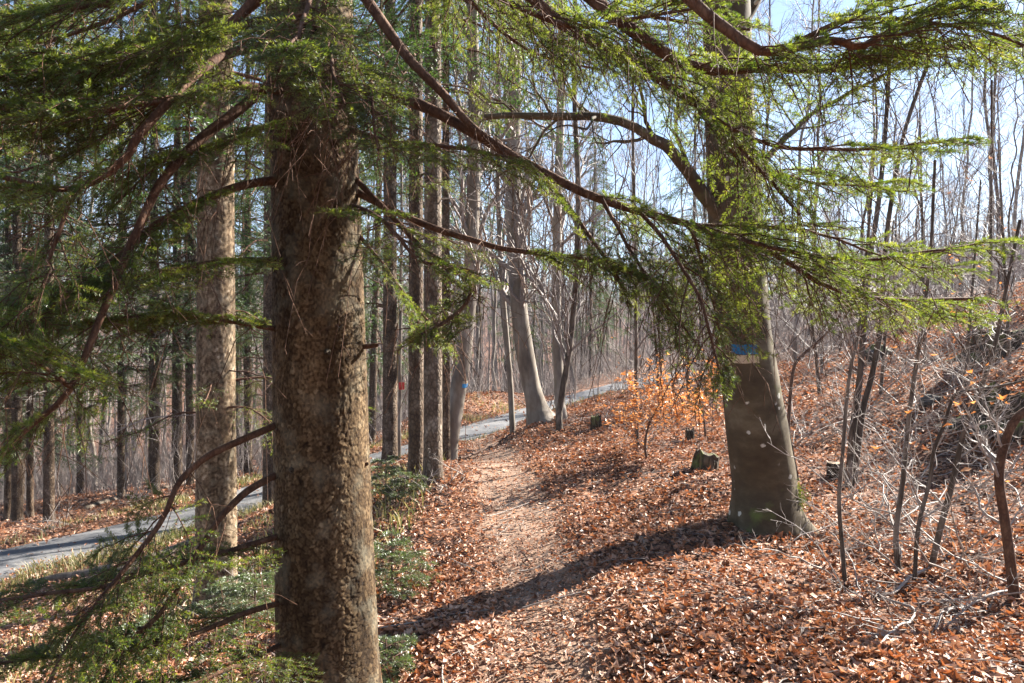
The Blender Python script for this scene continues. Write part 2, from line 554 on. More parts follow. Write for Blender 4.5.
M = dict(
    flake=flaked("flaky_spruce_bark", (.68, .62, .52)), paleflake=flaked("pale_flaky_spruce_bark", (1.5, 1.55, 1.65)),
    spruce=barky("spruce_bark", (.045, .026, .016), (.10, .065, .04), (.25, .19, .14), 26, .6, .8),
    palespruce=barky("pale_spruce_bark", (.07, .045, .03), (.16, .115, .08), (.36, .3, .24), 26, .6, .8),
    greybark=barky("grey_bark", (.055, .04, .03), (.12, .09, .068), (.25, .21, .175), 14, .3, .5),
    palebark=barky("pale_bark", (.11, .088, .07), (.22, .185, .15), (.38, .34, .3), 9, .4, .25, crack=.15),
    beech=barky("smooth_beech_bark", (.038, .026, .014), (.075, .055, .031), (.17, .14, .092), 7, 1.6, .4, spots=(.5, .48, .42), moss=.36, crack=.06, dist=.008),
    twig=barky("brown_twig_bark", (.06, .035, .025), (.12, .07, .05), (.19, .125, .09), 60, .5, .3, crack=.2),
    bough=barky("red_brown_bough_bark", (.05, .024, .014), (.11, .053, .03), (.19, .11, .07), 60, .5, .6, crack=.35, dist=.006),
    paletwig=plain("pale_dry_twig", (.30, .255, .225), .6, .25, 40),
    greytwig=plain("grey_twig", (.25, .21, .19), .6, .3, 40),
    needle=leafy("fir_needles", [(0, (.020, .046, .010)), (.45, (.066, .100, .022)), (.88, (.13, .162, .038)), (1, (.17, .135, .055))], .55, .05, .5, (2.2, 1.98, .75)),
    needle_far=leafy("spruce_needles", [(0, (.018, .042, .012)), (.6, (.04, .078, .018)), (1, (.085, .12, .03))], .42, .06, .5, (1.6, 1.7, .7)),
    seedling=leafy("young_fir_needles", [(0, (.05, .085, .025)), (.6, (.10, .15, .045)), (1, (.18, .22, .08))], .4, .10, .4, (1.3, 1.35, .6)),
    litter=leafy("dead_beech_leaves", [(0, (.045, .02, .012)), (.2, (.15, .062, .03)), (.40, (.32, .14, .07)), (.54, (.46, .185, .075)), (.62, (.43, .235, .145)), (1, (.6, .41, .31))],
                 .2, .05, .5, (1.2, .85, .5)),
    orange=leafy("orange_beech_leaves", [(0, (.42, .18, .06)), (.5, (.56, .28, .11)), (1, (.62, .38, .2))], .45, .06, .4, (1.25, .95, .6)),
    grass=leafy("dry_grass", [(0, (.08, .1, .03)), (.4, (.16, .17, .05)), (.7, (.34, .28, .13)), (1, (.45, .38, .22))], .35, .05, .5, (1.1, 1.1, .7)),
    soil=litter_ground(), path=soil_path(), asphalt=asphalt(),
    wood=barky("weathered_log_wood", (.09, .065, .048), (.19, .145, .11), (.33, .28, .23), 12, .2, .5, moss=.34, crack=.3),
    stump=barky("rotten_stump_wood", (.03, .022, .014), (.075, .055, .035), (.15, .11, .07), 18, .3, .9, moss=.45, crack=.6),
    cut=plain("cut_wood_face", (.42, .31, .2), .8, .2, 20),
    rock=barky("mossy_rock", (.04, .036, .032), (.09, .08, .07), (.18, .165, .145), 6, 1, .7, moss=.48, crack=.2),
    blue=plain("blue_paint", (.010, .12, .27), .55, .2, 60, .2),
    lightblue=plain("light_blue_paint", (.05, .28, .6), .55, .2, 60, .2),
    shadedwhite=plain("shaded_white_paint", (.46, .37, .26), .6, .15, 60, .2),  # white paint with a brownish shade put into its colour
    red=plain("red_paint", (.5, .03, .03), .5, .15, 60, .1),
    moss=leafy("moss_tufts", [(0, (.06, .09, .015)), (1, (.22, .26, .05))], .3, .02, .6, (1.1, 1.1, .6)),
)

# ---------------------------------------------------------------- ground, path, road
nx = ny = 430
u = np.linspace(-1, 1, nx)
gx = 1.5 * np.sinh(6.05 * u)
gy = 4.5 + 1.5 * np.sinh(6.05 * u)
GX, GY = np.meshgrid(gx, gy)
GZ = height(GX, GY, True)
gi = (np.arange(ny - 1)[:, None] * nx + np.arange(nx - 1)[None]).ravel()
g = Geo().add(np.stack([GX.ravel(), GY.ravel(), GZ], 1), np.stack([gi, gi + 1, gi + nx + 1, gi + nx], 1))
kind(g.build("ground", M['soil']), "structure")


def strip(name, L, half, nacross, mat, lift, edge, seed):
    d = np.gradient(L[:, :2], axis=0)
    d = unit(d)
    nrm = np.stack([d[:, 1], -d[:, 0]], 1)
    a = np.linspace(-1, 1, nacross)
    w = half * (1 + edge * vnoise(np.arange(len(L)) * .35, 0, 0, seed))[:, None] * a[None]
    w = w + .06 * edge * vnoise(np.arange(len(L))[:, None] * 1.1, a[None] * 3, 0, seed + 1)
    x = L[:, None, 0] + nrm[:, None, 0] * w
    y = L[:, None, 1] + nrm[:, None, 1] * w
    z = height(x, y).reshape(x.shape) + lift - .05 * np.maximum(0, np.abs(a)[None] - .8) / .2
    n, k = x.shape
    i = (np.arange(n - 1)[:, None] * k + np.arange(k - 1)[None]).ravel()
    f = np.stack([i, i + 1, i + k + 1, i + k], 1)
    return kind(Geo().add(np.stack([x, y, z], -1).reshape(-1, 3), f).build(name, mat), "structure")


strip("path", catmull(PATH[::6], 420), .42, 25, M['path'], .004, .35, 11)
strip("road", catmull(RD[::2], 420), .96, 13, M['asphalt'], .0, .05, 21)

# ---------------------------------------------------------------- leaf litter (past counting)
def leaf_mesh(pos, size, tilt, rg, lift=.01, at=None, normal=None):
    """curled pointed leaves: 6 verts, 4 tris each"""
    n = len(pos)
    yaw = rg.uniform(0, 2 * np.pi, n)
    tx = rg.normal(0, tilt, n)
    ty = rg.normal(0, tilt, n)
    fwd = np.stack([np.cos(yaw), np.sin(yaw), tx], 1)
    fwd = unit(fwd)
    sd = np.stack([-np.sin(yaw), np.cos(yaw), ty], 1)
    sd = unit(sd - fwd * (sd * fwd).sum(1, keepdims=True))
    up = np.cross(fwd, sd)
    curl = (rg.uniform(-.15, .3, n) + .35 * (rg.uniform(0, 1, n) < .3))[:, None]
    wr = rg.uniform(.14, .34, n)[:, None]
    cup = rg.uniform(-.1, .35, n)[:, None]
    s = size[:, None]
    b = pos + up * 0
    v = np.stack([b - fwd * s * .5 + up * s * curl * .6,
                  b + sd * s * wr - fwd * s * .08 + up * s * cup * .6,
                  b - sd * s * wr - fwd * s * .08 + up * s * cup * .6,
                  b - up * s * .02,
                  b + fwd * s * .5 + up * s * curl,
                  b + fwd * s * .22 + up * s * curl * .1], 1)
    v[:, :, 2] += lift
    i = np.arange(n)[:, None] * 6
    f = np.concatenate([i + [[0, 3, 1]], i + [[0, 2, 3]], i + [[3, 5, 1]], i + [[3, 2, 5]], i + [[5, 4, 1]], i + [[5, 2, 4]]], 0)
    a = rg.uniform(0, 1, n) if at is None else at
    return v.reshape(-1, 3), f, np.tile(a, 6)


def scatter_litter():
    N = 430000
    r = 2.2 + (rng.uniform(0, 1, N) ** 1.9) * 26
    th = rng.uniform(-.86, .86, N)
    x, y = r * np.sin(th), r * np.cos(th)
    s, _ = near_line(x, y, RD)
    ps, _ = near_line(x, y, PATH)
    aps = np.abs(ps + .07 * vnoise(x * 3, y * 3, 0, 9))
    keep = np.ones(N)
    keep = np.where(np.abs(s) < .74, .05 + .3 * sstep(.45, .74, np.abs(s)), keep)
    keep *= .52 + .48 * sstep(.05, .55, aps)
    patch = vnoise(x * .9, y * .9, 0, 44) + .7 * vnoise(x * 2.7, y * 2.7, 0, 45)
    keep *= np.clip(.92 + .5 * patch, .4, 1)
    k = rng.uniform(0, 1, N) < keep
    x, y, r = x[k], y[k], r[k]
    z = height(x, y)
    size = rng.choice([.018, .026, .036, .046, .054, .066], len(x)) * (.65 + .35 * sstep(.15, .6, np.abs(near_line(x, y, PATH)[0]))) * rng.uniform(.8, 1.2, len(x)) * np.maximum(1, (r / 8) ** .55)
    z = z + rng.uniform(0, .028, len(x))
    # drier pale leaves in patches, redder ones in others
    a = np.clip(rng.uniform(0, 1, len(x)) + .12 * vnoise(x * .7, y * .7, 0, 46), 0, 1)
    v, f, at = leaf_mesh(np.stack([x, y, z], 1), size, .30, rng, .006, a)
    o = Geo().add(v, f, 0, at).build("leaf_litter", M['litter'], smooth=False)
    kind(o, "stuff")


scatter_litter()

# fallen twigs and bits of bark among the leaves
def scatter_sticks():
    N = 4200
    r = 2.3 + (rng.uniform(0, 1, N) ** 1.6) * 17
    th = rng.uniform(-.86, .86, N)
    x, y = r * np.sin(th), r * np.cos(th)
    s, _ = near_line(x, y, RD)
    k = np.abs(s) > .9
    x, y = x[k], y[k]
    n = len(x)
    yaw = rng.uniform(0, 6.283, n)
    L = rng.uniform(.05, .16, n) * np.where(rng.uniform(0, 1, n) < .12, 3.0, 1.0)
    t = np.linspace(-1, 1, 5)
    X = x[:, None] + np.cos(yaw)[:, None] * L[:, None] * t + rng.normal(0, .008, (n, 5))
    Y = y[:, None] + np.sin(yaw)[:, None] * L[:, None] * t + rng.normal(0, .008, (n, 5))
    Z = height(X, Y).reshape(X.shape) + rng.uniform(.012, .035, n)[:, None] + rng.normal(0, .006, (n, 5))
    R = rng.uniform(.0015, .0035, n)[:, None] * np.ones((1, 5)) * np.where(L > .2, 1.5, 1)[:, None]
    half = rng.uniform(0, 1, n) < .5
    gg = Geo()
    for m_, sel in ((0, half), (1, ~half)):
        gg.add(*tubes(np.stack([X, Y, Z], -1)[sel], R[sel], 4), m_)
    kind(gg.build("twig_litter", [M['twig'], M['paletwig']]), "stuff")


scatter_sticks()

# grass along the road verge and left slope
def scatter_grass():
    N = 26000
    t = rng.integers(20, 150, N)
    side = np.where(rng.uniform(0, 1, N) < .72, 1, -1)
    off = side * (.8 + np.abs(rng.normal(0, .55, N)))
    d = unit(np.gradient(RD[:, :2], axis=0))
    x = RD[t, 0] + d[t, 1] * off + rng.normal(0, .25, N)
    y = RD[t, 1] - d[t, 0] * off + rng.normal(0, .25, N)
    n2 = 5200                                            # tufts on the slope left of the path
    x2, y2 = rng.uniform(-5.2, -.9, n2), rng.uniform(4.2, 10.5, n2)
    x, y = np.concatenate([x, x2]), np.concatenate([y, y2])
    cl = vnoise(x * 1.2, y * 1.2, 0, 60) + .4 * vnoise(x * 4, y * 4, 0, 61)
    s, _ = near_line(x, y, RD)
    k = (cl > -.05) & (np.abs(s) > .74)
    x, y = x[k], y[k]
    n = len(x)
    z = height(x, y)
    h = rng.uniform(.06, .2, n)
    yaw = rng.uniform(0, 2 * np.pi, n)
    lean = rng.normal(0, .5, (n, 2)) * h[:, None]
    w = rng.uniform(.004, .008, n)
    b = np.stack([x, y, z], 1)
    o = np.stack([np.cos(yaw), np.sin(yaw), 0 * yaw], 1) * w[:, None]
    mid = b + np.stack([lean[:, 0] * .35, lean[:, 1] * .35, h * .65], 1)
    tip = b + np.stack([lean[:, 0], lean[:, 1], h], 1)
    v = np.stack([b - o, b + o, mid + o * .8, mid - o * .8, tip], 1).reshape(-1, 3)
    i = np.arange(n)[:, None] * 5
    gg = Geo()
    a = np.clip(rng.uniform(0, 1, n), 0, 1)
    gg.add(v, i + [[0, 1, 2, 3]], 0, a)
    gg.add(np.zeros((0, 3)), np.zeros((0, 4), int))
    gg.f.append(i + [[3, 2, 4]])
    gg.mi.append(np.zeros(n, np.int32))
    gg.at.append(a)
    kind(gg.build("verge_grass", M['grass'], smooth=False), "stuff")


scatter_grass()

# ---------------------------------------------------------------- trunks
def trunk_geo(path, radii, k=28, rings=60, flare=.0, flare_h=.35, lobes=5, rough=.03, seed=0, power=2.2):
    """round trunk along a path; flare grows at the foot with root lobes; rough is relative surface unevenness"""
    path = np.asarray(path, float)
    Q = resample(path, rings)
    tt = np.linspace(0, 1, len(radii))
    R = np.interp(np.linspace(0, 1, rings), tt, radii)
    v, f = tubes(Q[None], R[None], k)
    a = np.tile(np.linspace(0, 2 * np.pi, k, endpoint=False), rings)
    ring = np.repeat(np.arange(rings), k)
    ctr = Q[ring]
    off = v - ctr
    h = np.linalg.norm(ctr - Q[0], axis=1)
    fl = flare * np.clip(1 - h / flare_h, 0, 1) ** power
    sc = 1 + fl * (1 + .55 * np.sin(a * lobes + seed) + .25 * np.sin(a * (lobes * 2 + 1) + seed * 2))
    nz = vnoise(np.cos(a) * 1.5 + seed, np.sin(a) * 1.5, h * 2.2, seed) + .6 * vnoise(np.cos(a) * 4 + seed, np.sin(a) * 4, h * 5, seed + 1)
    sc = sc + rough * nz
    return ctr + off * sc[:, None], f


def worley(uu, vv, per, seed):
    """2-D cells, periodic in u with period per; returns f1, f2, cell random, cell random 2, du, dv to the cell centre"""
    ui, vi = np.floor(uu).astype(np.int64), np.floor(vv).astype(np.int64)
    f1 = np.full(uu.shape, 9.0)
    f2 = np.full(uu.shape, 9.0)
    c1 = np.zeros(uu.shape)
    c2 = np.zeros(uu.shape)
    dv_ = np.zeros(uu.shape)
    for a in (-1, 0, 1):
        for b in (-1, 0, 1):
            ci, cj = ui + a, vi + b
            cm = np.mod(ci, per)
            px = ci + _hash(cm, cj, 0, seed)
            py = cj + _hash(cm, cj, 1, seed)
            d = np.hypot(uu - px, vv - py)
            near = d < f1
            f2 = np.where(near, f1, np.minimum(f2, d))
            c1 = np.where(near, _hash(cm, cj, 2, seed), c1)
            c2 = np.where(near, _hash(cm, cj, 3, seed), c2)
            dv_ = np.where(near, vv - py, dv_)
            f1 = np.where(near, d, f1)
    return f1, f2, c1, c2, dv_


def flaky_trunk(path, radii, k, rings, cell_u, cell_v, depth, seed, flare=.15, flare_h=.6):
    """trunk whose plates of bark stand off the stem: every plate has its own lift, tilt and tone"""
    v, f = trunk_geo(path, radii, k, rings, flare, flare_h, 5, .018, seed)
    Q = resample(np.asarray(path, float), rings)
    R = np.interp(np.linspace(0, 1, rings), np.linspace(0, 1, len(radii)), radii)
    a = np.tile(np.arange(k) / k, rings)
    ring = np.repeat(np.arange(rings), k)
    arc = np.concatenate([[0], np.cumsum(np.linalg.norm(np.diff(Q, axis=0), axis=1))])[ring]
    per = max(6, int(round(2 * np.pi * R.mean() / cell_u)))
    ca, sa = np.cos(a * 2 * np.pi), np.sin(a * 2 * np.pi)
    wu = .55 * vnoise(ca * 7, sa * 7, arc * 26, seed + 5) + .9 * vnoise(ca * 2.5, sa * 2.5, arc * 6, seed + 15)
    uu, vv = a * per + wu, arc / cell_v + .5 * vnoise(ca * 7, sa * 7, arc * 26 + 50, seed + 6) + .8 * vnoise(ca * 2.5, sa * 2.5, arc * 6 + 50, seed + 16)
    big = .5 + .5 * vnoise(ca * 2, sa * 2, arc * 2.2, seed + 17)
    f1, f2, c1, c2, dv_ = worley(uu, vv, per, seed)
    edge = sstep(.0, .15, f2 - f1)
    lift = edge * (.15 + .85 * c1) * (.5 + big) + edge * .5 * np.clip(-dv_, -1, 1) * (c2 - .2)
    fine = vnoise(a * per * 3, arc / cell_v * 3, 3, seed + 9)
    off = unit(v - Q[ring])
    v = v + off * (depth * (lift + .15 * fine))[:, None]
    tone = np.clip(edge * (.20 + .34 * c2 + .16 * c1 + .3 * big) + .09 * fine, 0, 1)
    return v, f, tone[f].mean(1)


def put(parent, name, mat, *vf, smooth=True, label=None):
    gg = Geo()
    for q in vf:
        gg.add(*q)
    o = gg.build(name, mat, parent, smooth)
    if label:
        o["label"] = label
    return o


# ---------------------------------------------------------------- conifer boughs
UP = np.array([0, 0, 1.0])


def needles_on(P0, D, L, U, droop, sp, ln, wd, rg, s0=0.0, flat=.7):
    """needle triangles along shoots (P0 start, D direction, L length, U upper side)"""
    cnt = np.maximum(1, (L * (1 - s0) / sp).astype(int))
    idx = np.repeat(np.arange(len(L)), cnt)
    n = len(idx)
    s = s0 + (1 - s0) * rg.uniform(0, 1, n)
    l = L[idx]
    dr = droop[idx]
    T = unit(D[idx] - UP * (2 * dr * s)[:, None])
    pos = P0[idx] + D[idx] * (l * s)[:, None] - UP * (dr * l * s * s)[:, None]
    Sv = unit(np.cross(T, U[idx]))
    N = np.cross(Sv, T)
    phi = rg.normal(.35, flat, n)
    sg = np.where(rg.uniform(0, 1, n) < .5, 1, -1)
    al = rg.uniform(.7, 1.15, n)
    dirv = np.cos(al)[:, None] * T + np.sin(al)[:, None] * (np.cos(phi)[:, None] * sg[:, None] * Sv + np.sin(phi)[:, None] * N)
    ll = ln * rg.uniform(.7, 1.15, n)
    wv = unit(np.cross(dirv, N + .6 * rg.normal(0, 1, (n, 3)))) * (wd * .5)
    base = pos
    mid = pos + dirv * (ll * .45)[:, None]
    tip = pos + dirv * ll[:, None]
    v = np.stack([base, mid + wv, tip, mid - wv], 1).reshape(-1, 3)
    f = np.arange(n)[:, None] * 4 + [[0, 1, 2, 3]]
    return v, f, idx


def shoots_from(Pts, n, smin, ang, length, rg, plane=1.0, U=None, jit=.18):
    """child shoots of B parents given as polylines [B,N,3]; two ranks, in the plane of the spray"""
    B, N, _ = Pts.shape
    s = smin + (1 - smin) * (np.arange(n) + .5)[None] / n + rg.uniform(-.4, .4, (B, n)) / n
    s = np.clip(s, 0, .995)
    q = s * (N - 1)
    i = np.minimum(q.astype(int), N - 2)
    fr = (q - i)[..., None]
    b = np.arange(B)[:, None]
    pos = Pts[b, i] * (1 - fr) + Pts[b, i + 1] * fr
    T = unit(Pts[b, i + 1] - Pts[b, i])
    up = np.broadcast_to(UP, T.shape) if U is None else np.broadcast_to(U[:, None], T.shape)
    Sv = unit(np.cross(T, up))
    Nn = np.cross(Sv, T)
    sg = np.where((np.arange(n)[None] + rg.integers(0, 2, (B, 1))) % 2 == 0, 1.0, -1.0)
    a = ang + rg.normal(0, .14, (B, n))
    D = np.cos(a)[..., None] * T + np.sin(a)[..., None] * (sg[..., None] * Sv) + Nn * rg.normal(0, jit, (B, n))[..., None]
    D = unit(D)
    L = length(s) * rg.uniform(.65, 1.2, (B, n)) if callable(length) else length * rg.uniform(.65, 1.2, (B, n))
    Uo = unit(Nn - D * (Nn * D).sum(-1, keepdims=True))
    return pos.reshape(-1, 3), D.reshape(-1, 3), L.reshape(-1), Uo.reshape(-1, 3), s.reshape(-1)


def shoot_pts(P0, D, L, droop, N):
    s = np.linspace(0, 1, N)
    return P0[:, None] + D[:, None] * (L[:, None] * s)[..., None] - UP * (droop[:, None] * L[:, None] * s ** 2)[..., None]


def conifer(path, r0, r1, t0=.1, lat=.55, nlat=40, nsub=11, subl=.5, droop=.25, sp=.0013, ln=.018, wd=.0023, rg=None, dead=.12, hang=0, n_main=26,
            jit=.18, live=1.0, ang=.95, tsub=0, sides=8):
    """one bough: returns wood (verts, quads list) and needles (verts, faces, tone)"""
    rg = rg or rng
    path = np.asarray(path, float)
    Q = resample(path, n_main)
    blen = np.linalg.norm(np.diff(Q, axis=0), axis=1).sum()
    Q = Q + .008 * blen * np.stack([vnoise(np.arange(n_main) * .33, i * 9.1, 0, int(rg.integers(1e6))) for i in range(3)], 1) * np.sin(np.linspace(0, np.pi, n_main))[:, None]
    R = r0 + (r1 - r0) * np.linspace(0, 1, n_main) ** .8
    wood, ndl = [], []
    wood.append(tubes(Q[None], R[None], sides))
    prof = lambda s: lat * (.25 + .75 * np.clip((1 - (s - t0) / (1 - t0)), 0, 1) ** .75) * (.55 + .45 * sstep(t0, t0 + .25, s))
    P0, D, L, U, s = shoots_from(Q[None], nlat, t0, ang, prof, rg, jit=jit)
    dr = droop * rg.uniform(.3, 1.5, len(L))
    alive = rg.uniform(0, 1, len(L)) > dead
    LP = shoot_pts(P0, D, L, dr, 6)
    LP = LP + .03 * L[:, None, None] * rg.normal(0, 1, LP.shape) * np.linspace(0, 1, 6)[None, :, None]
    lr = np.clip(.002 + .0045 * L, .0015, .008)
    wood.append(tubes(LP, lr[:, None] * np.linspace(1, .35, 6)[None], 4))
    al = np.nonzero(alive)[0]
    de = np.nonzero(~alive)[0]
    if len(al):
        sub = lambda q: np.ones_like(q)
        P1, D1, L1, U1, s1 = shoots_from(LP[al], nsub, .12, .85, sub, rg, U=U[al], jit=jit)
        base_l = np.repeat(L[al], nsub)
        L1 = L1 ** .5 * (base_l * subl * (1 - .72 * s1) + .035)
        dr1 = .15 * rg.uniform(-.2, 1.6, len(L1))
        SP = shoot_pts(P1, D1, L1, dr1, 3)
        wood.append(tubes(SP, np.full((len(L1), 3), .0015) * np.array([1, .8, .5]), 3))
        keep = rg.uniform(0, 1, len(L1)) < live
        a1 = needles_on(P1[keep], D1[keep], L1[keep], U1[keep], dr1[keep], sp, ln, wd, rg)
        a2 = needles_on(P0[al], D[al], L[al], U[al], dr[al], sp, ln, wd, rg, .35)
        for vv, ff, ix in (a1, a2):
            tone = rg.uniform(0, 1, int(ix.max()) + 1)[ix] * .65 + rg.uniform(0, .35, len(ix))
            ndl.append((vv, ff, 0, tone))
        if tsub:
            P2, D2, L2, U2, s2 = shoots_from(SP, tsub, .2, .8, sub, rg, U=U1, jit=jit)
            L2 = L2 * (np.repeat(L1, tsub) * .45 * (1 - .6 * s2) + .02)
            z2 = np.zeros(len(L2))
            vv, ff, ix = needles_on(P2, D2, L2, U2, z2, sp, ln, wd, rg)
            ndl.append((vv, ff, 0, rg.uniform(0, 1, int(ix.max()) + 1)[ix] * .65 + rg.uniform(0, .35, len(ix))))
    if len(de):
        P1, D1, L1, U1, s1 = shoots_from(LP[de], 7, .15, .8, lambda q: .4 * (1.1 - q) * lat * .8, rg, U=U[de], jit=.5)
        wood.append(tubes(shoot_pts(P1, D1, L1, np.full(len(L1), .3), 3), np.full((len(L1), 3), .0016), 3))
    if hang:
        P1, D1, L1, U1, s1 = shoots_from(Q[None], hang, t0 * .5, 1.2, lambda q: .16 + .3 * (1 - q), rg, jit=.6)
        HP = shoot_pts(P1, D1, L1, rg.uniform(.6, 1.8, len(L1)), 5)
        HP = HP + .02 * rg.normal(0, 1, HP.shape) * np.linspace(0, 1, 5)[None, :, None]
        wood.append(tubes(HP, np.full((len(L1), 5), .0018) * np.linspace(1.3, .6, 5), 3))
        P2, D2, L2, U2, s2 = shoots_from(HP, 4, .3, .8, lambda q: .05 + .12 * (1 - q), rg, jit=.8)
        wood.append(tubes(shoot_pts(P2, D2, L2, np.full(len(L2), .3), 3), np.full((len(L2), 3), .0012), 3))
    return wood, ndl


def bough(parent, path, r0, r1, **kw):
    wood, ndl = conifer(path, r0, r1, **kw)
    b = put(parent, "branch", M['bough'], *wood)
    if ndl:
        put(b, "needles", M['needle'], *ndl, smooth=False)
    return b


# ---------------------------------------------------------------- bare trees
def grow(Pts, R, n, smin, a0, a1, length, N, rg, lift=.25, wig=.06, rmul=.55, rmin=.003, smax=1.0):
    B, K, _ = Pts.shape
    s = rg.uniform(smin, smax, (B, n))
    q = s * (K - 1)
    i = np.minimum(q.astype(int), K - 2)
    fr = (q - i)
    b = np.arange(B)[:, None]
    pos = Pts[b, i] * (1 - fr)[..., None] + Pts[b, i + 1] * fr[..., None]
    T = unit(Pts[b, i + 1] - Pts[b, i])
    pr = R[b, i] * (1 - fr) + R[b, i + 1] * fr
    rv = rg.normal(0, 1, T.shape)
    X = unit(rv - T * (rv * T).sum(-1, keepdims=True))
    a = rg.uniform(a0, a1, (B, n))
    D = unit(np.cos(a)[..., None] * T + np.sin(a)[..., None] * X).reshape(-1, 3)
    L = (length * (1 - .55 * (s - smin) / (1.0001 - smin)) * rg.uniform(.55, 1.2, (B, n))).reshape(-1)
    pos = pos.reshape(-1, 3)
    t = np.linspace(0, 1, N)
    C = pos[:, None] + D[:, None] * (L[:, None] * t)[..., None] + UP * (lift * L[:, None] * t ** 2)[..., None]
    w = np.cumsum(rg.normal(0, 1, (len(L), N, 3)), 1)
    w = w - w[:, :1]
    C = C + w * (wig * L / N ** .5)[:, None, None]
    r = np.maximum((pr * rmul).reshape(-1), rmin)
    RR = np.maximum(r[:, None] * np.linspace(1, .3, N)[None], rmin * .6)
    return C, RR


def bare_tree_geo(H, r0, seed, start=.35, n1=20, l1=.22, n2=6, n3=4, lean=(0, 0), a=(.5, 1.0), twig=.004, kink=.02, path=None, k=8, flare=.35):
    rg = np.random.default_rng(seed)
    n = 16
    t = np.linspace(0, 1, n)
    if path is None:
        w = np.cumsum(rg.normal(0, 1, (n, 2)), 0) * kink * H / 4
        w -= w[0]
        path = np.stack([lean[0] * H * t + w[:, 0], lean[1] * H * t + w[:, 1], H * t], 1)
        path[0, 2] = -.25
    else:
        path = resample(path, n)
    R = r0 * (1 - .82 * t ** 1.15)
    tr = trunk_geo(path, R, k, 36, flare, .3, 4, .03, seed)
    Q, RR = path[None], R[None]
    B1, R1 = grow(Q, RR, n1, start, a[0], a[1], H * l1, 8, rg, .25, .10, .5, twig * 1.3)
    B2, R2 = grow(B1, R1, n2, .15, .4, 1.0, H * l1 * .42, 5, rg, .15, .10, .6, twig)
    B3, R3 = grow(B2, R2, n3, .15, .4, 1.1, H * l1 * .2, 4, rg, .1, .10, .7, twig * .8)
    cr = [tubes(B1, R1, 5), tubes(B2, R2, 4), tubes(B3, R3, 3)]
    return tr, cr, (B1, B2, B3)


def copy_thing(src, loc, rz, sc, label, group):
    r = src.copy()
    COL.objects.link(r)
    r.location = tuple(float(t) for t in loc)
    r.rotation_euler = (random.gauss(0, .045), random.gauss(0, .045), rz)
    r.scale = (sc, sc, sc)
    r["label"], r["group"] = label, group
    for ch in src.children:
        c = ch.copy()
        COL.objects.link(c)
        c.parent = r
        for gch in ch.children:
            d = gch.copy()
            COL.objects.link(d)
            d.parent = c
    return r


# ---------------------------------------------------------------- the near spruce
rg = np.random.default_rng(11)
FD = 3.35
fx = (328 - CX) / FPX * FD
spruce = thing("spruce_tree", "thick flaky spruce trunk closest to the camera, left of the trail", "tree", (fx, FD, ground(fx, FD)))
fpath = [(331, 800, FD), (330, 720, FD), (327, 640, FD), (322, 450, FD), (316, 200, FD), (310, 0, FD), (304, -200, FD), (298, -600, FD), (294, -1100, FD)]
fpath = PL(fpath)
fr_ = np.array([118, 108, 98, 92, 85, 81, 76, 60, 42]) * .5 * FD / FPX
v, f, tone = flaky_trunk(fpath, fr_, 330, 1700, 0.0155, .024, .0042, 3, .10, .7)
put(spruce, "trunk", M['flake'], (v, f, 0, tone))
# broken-off stubs on the trunk
for px, py, a in ((362, 347, 0), (285, 512, 2.6), (352, 465, .2)):
    p = P(px, py, FD - .02)
    d = np.array([math.cos(a), -.35, .12])
    Q = np.array([p - d * .06, p + d * .03, p + d * .075])
    put(spruce, "branch_stub", M['bough'], tubes(Q[None], np.array([[.014, .011, .008]]), 7))
for px, py in ((327, 352), (292, 470)):   # old branch scars
    p = P(px, py, FD - .19)
    q = np.array([p + [0, .03, 0], p + [0, -.004, 0], p + [0, -.012, -.004]])
    put(spruce, "branch_stub", M['stump'], tubes(q[None], np.array([[.016, .013, .003]]), 9))

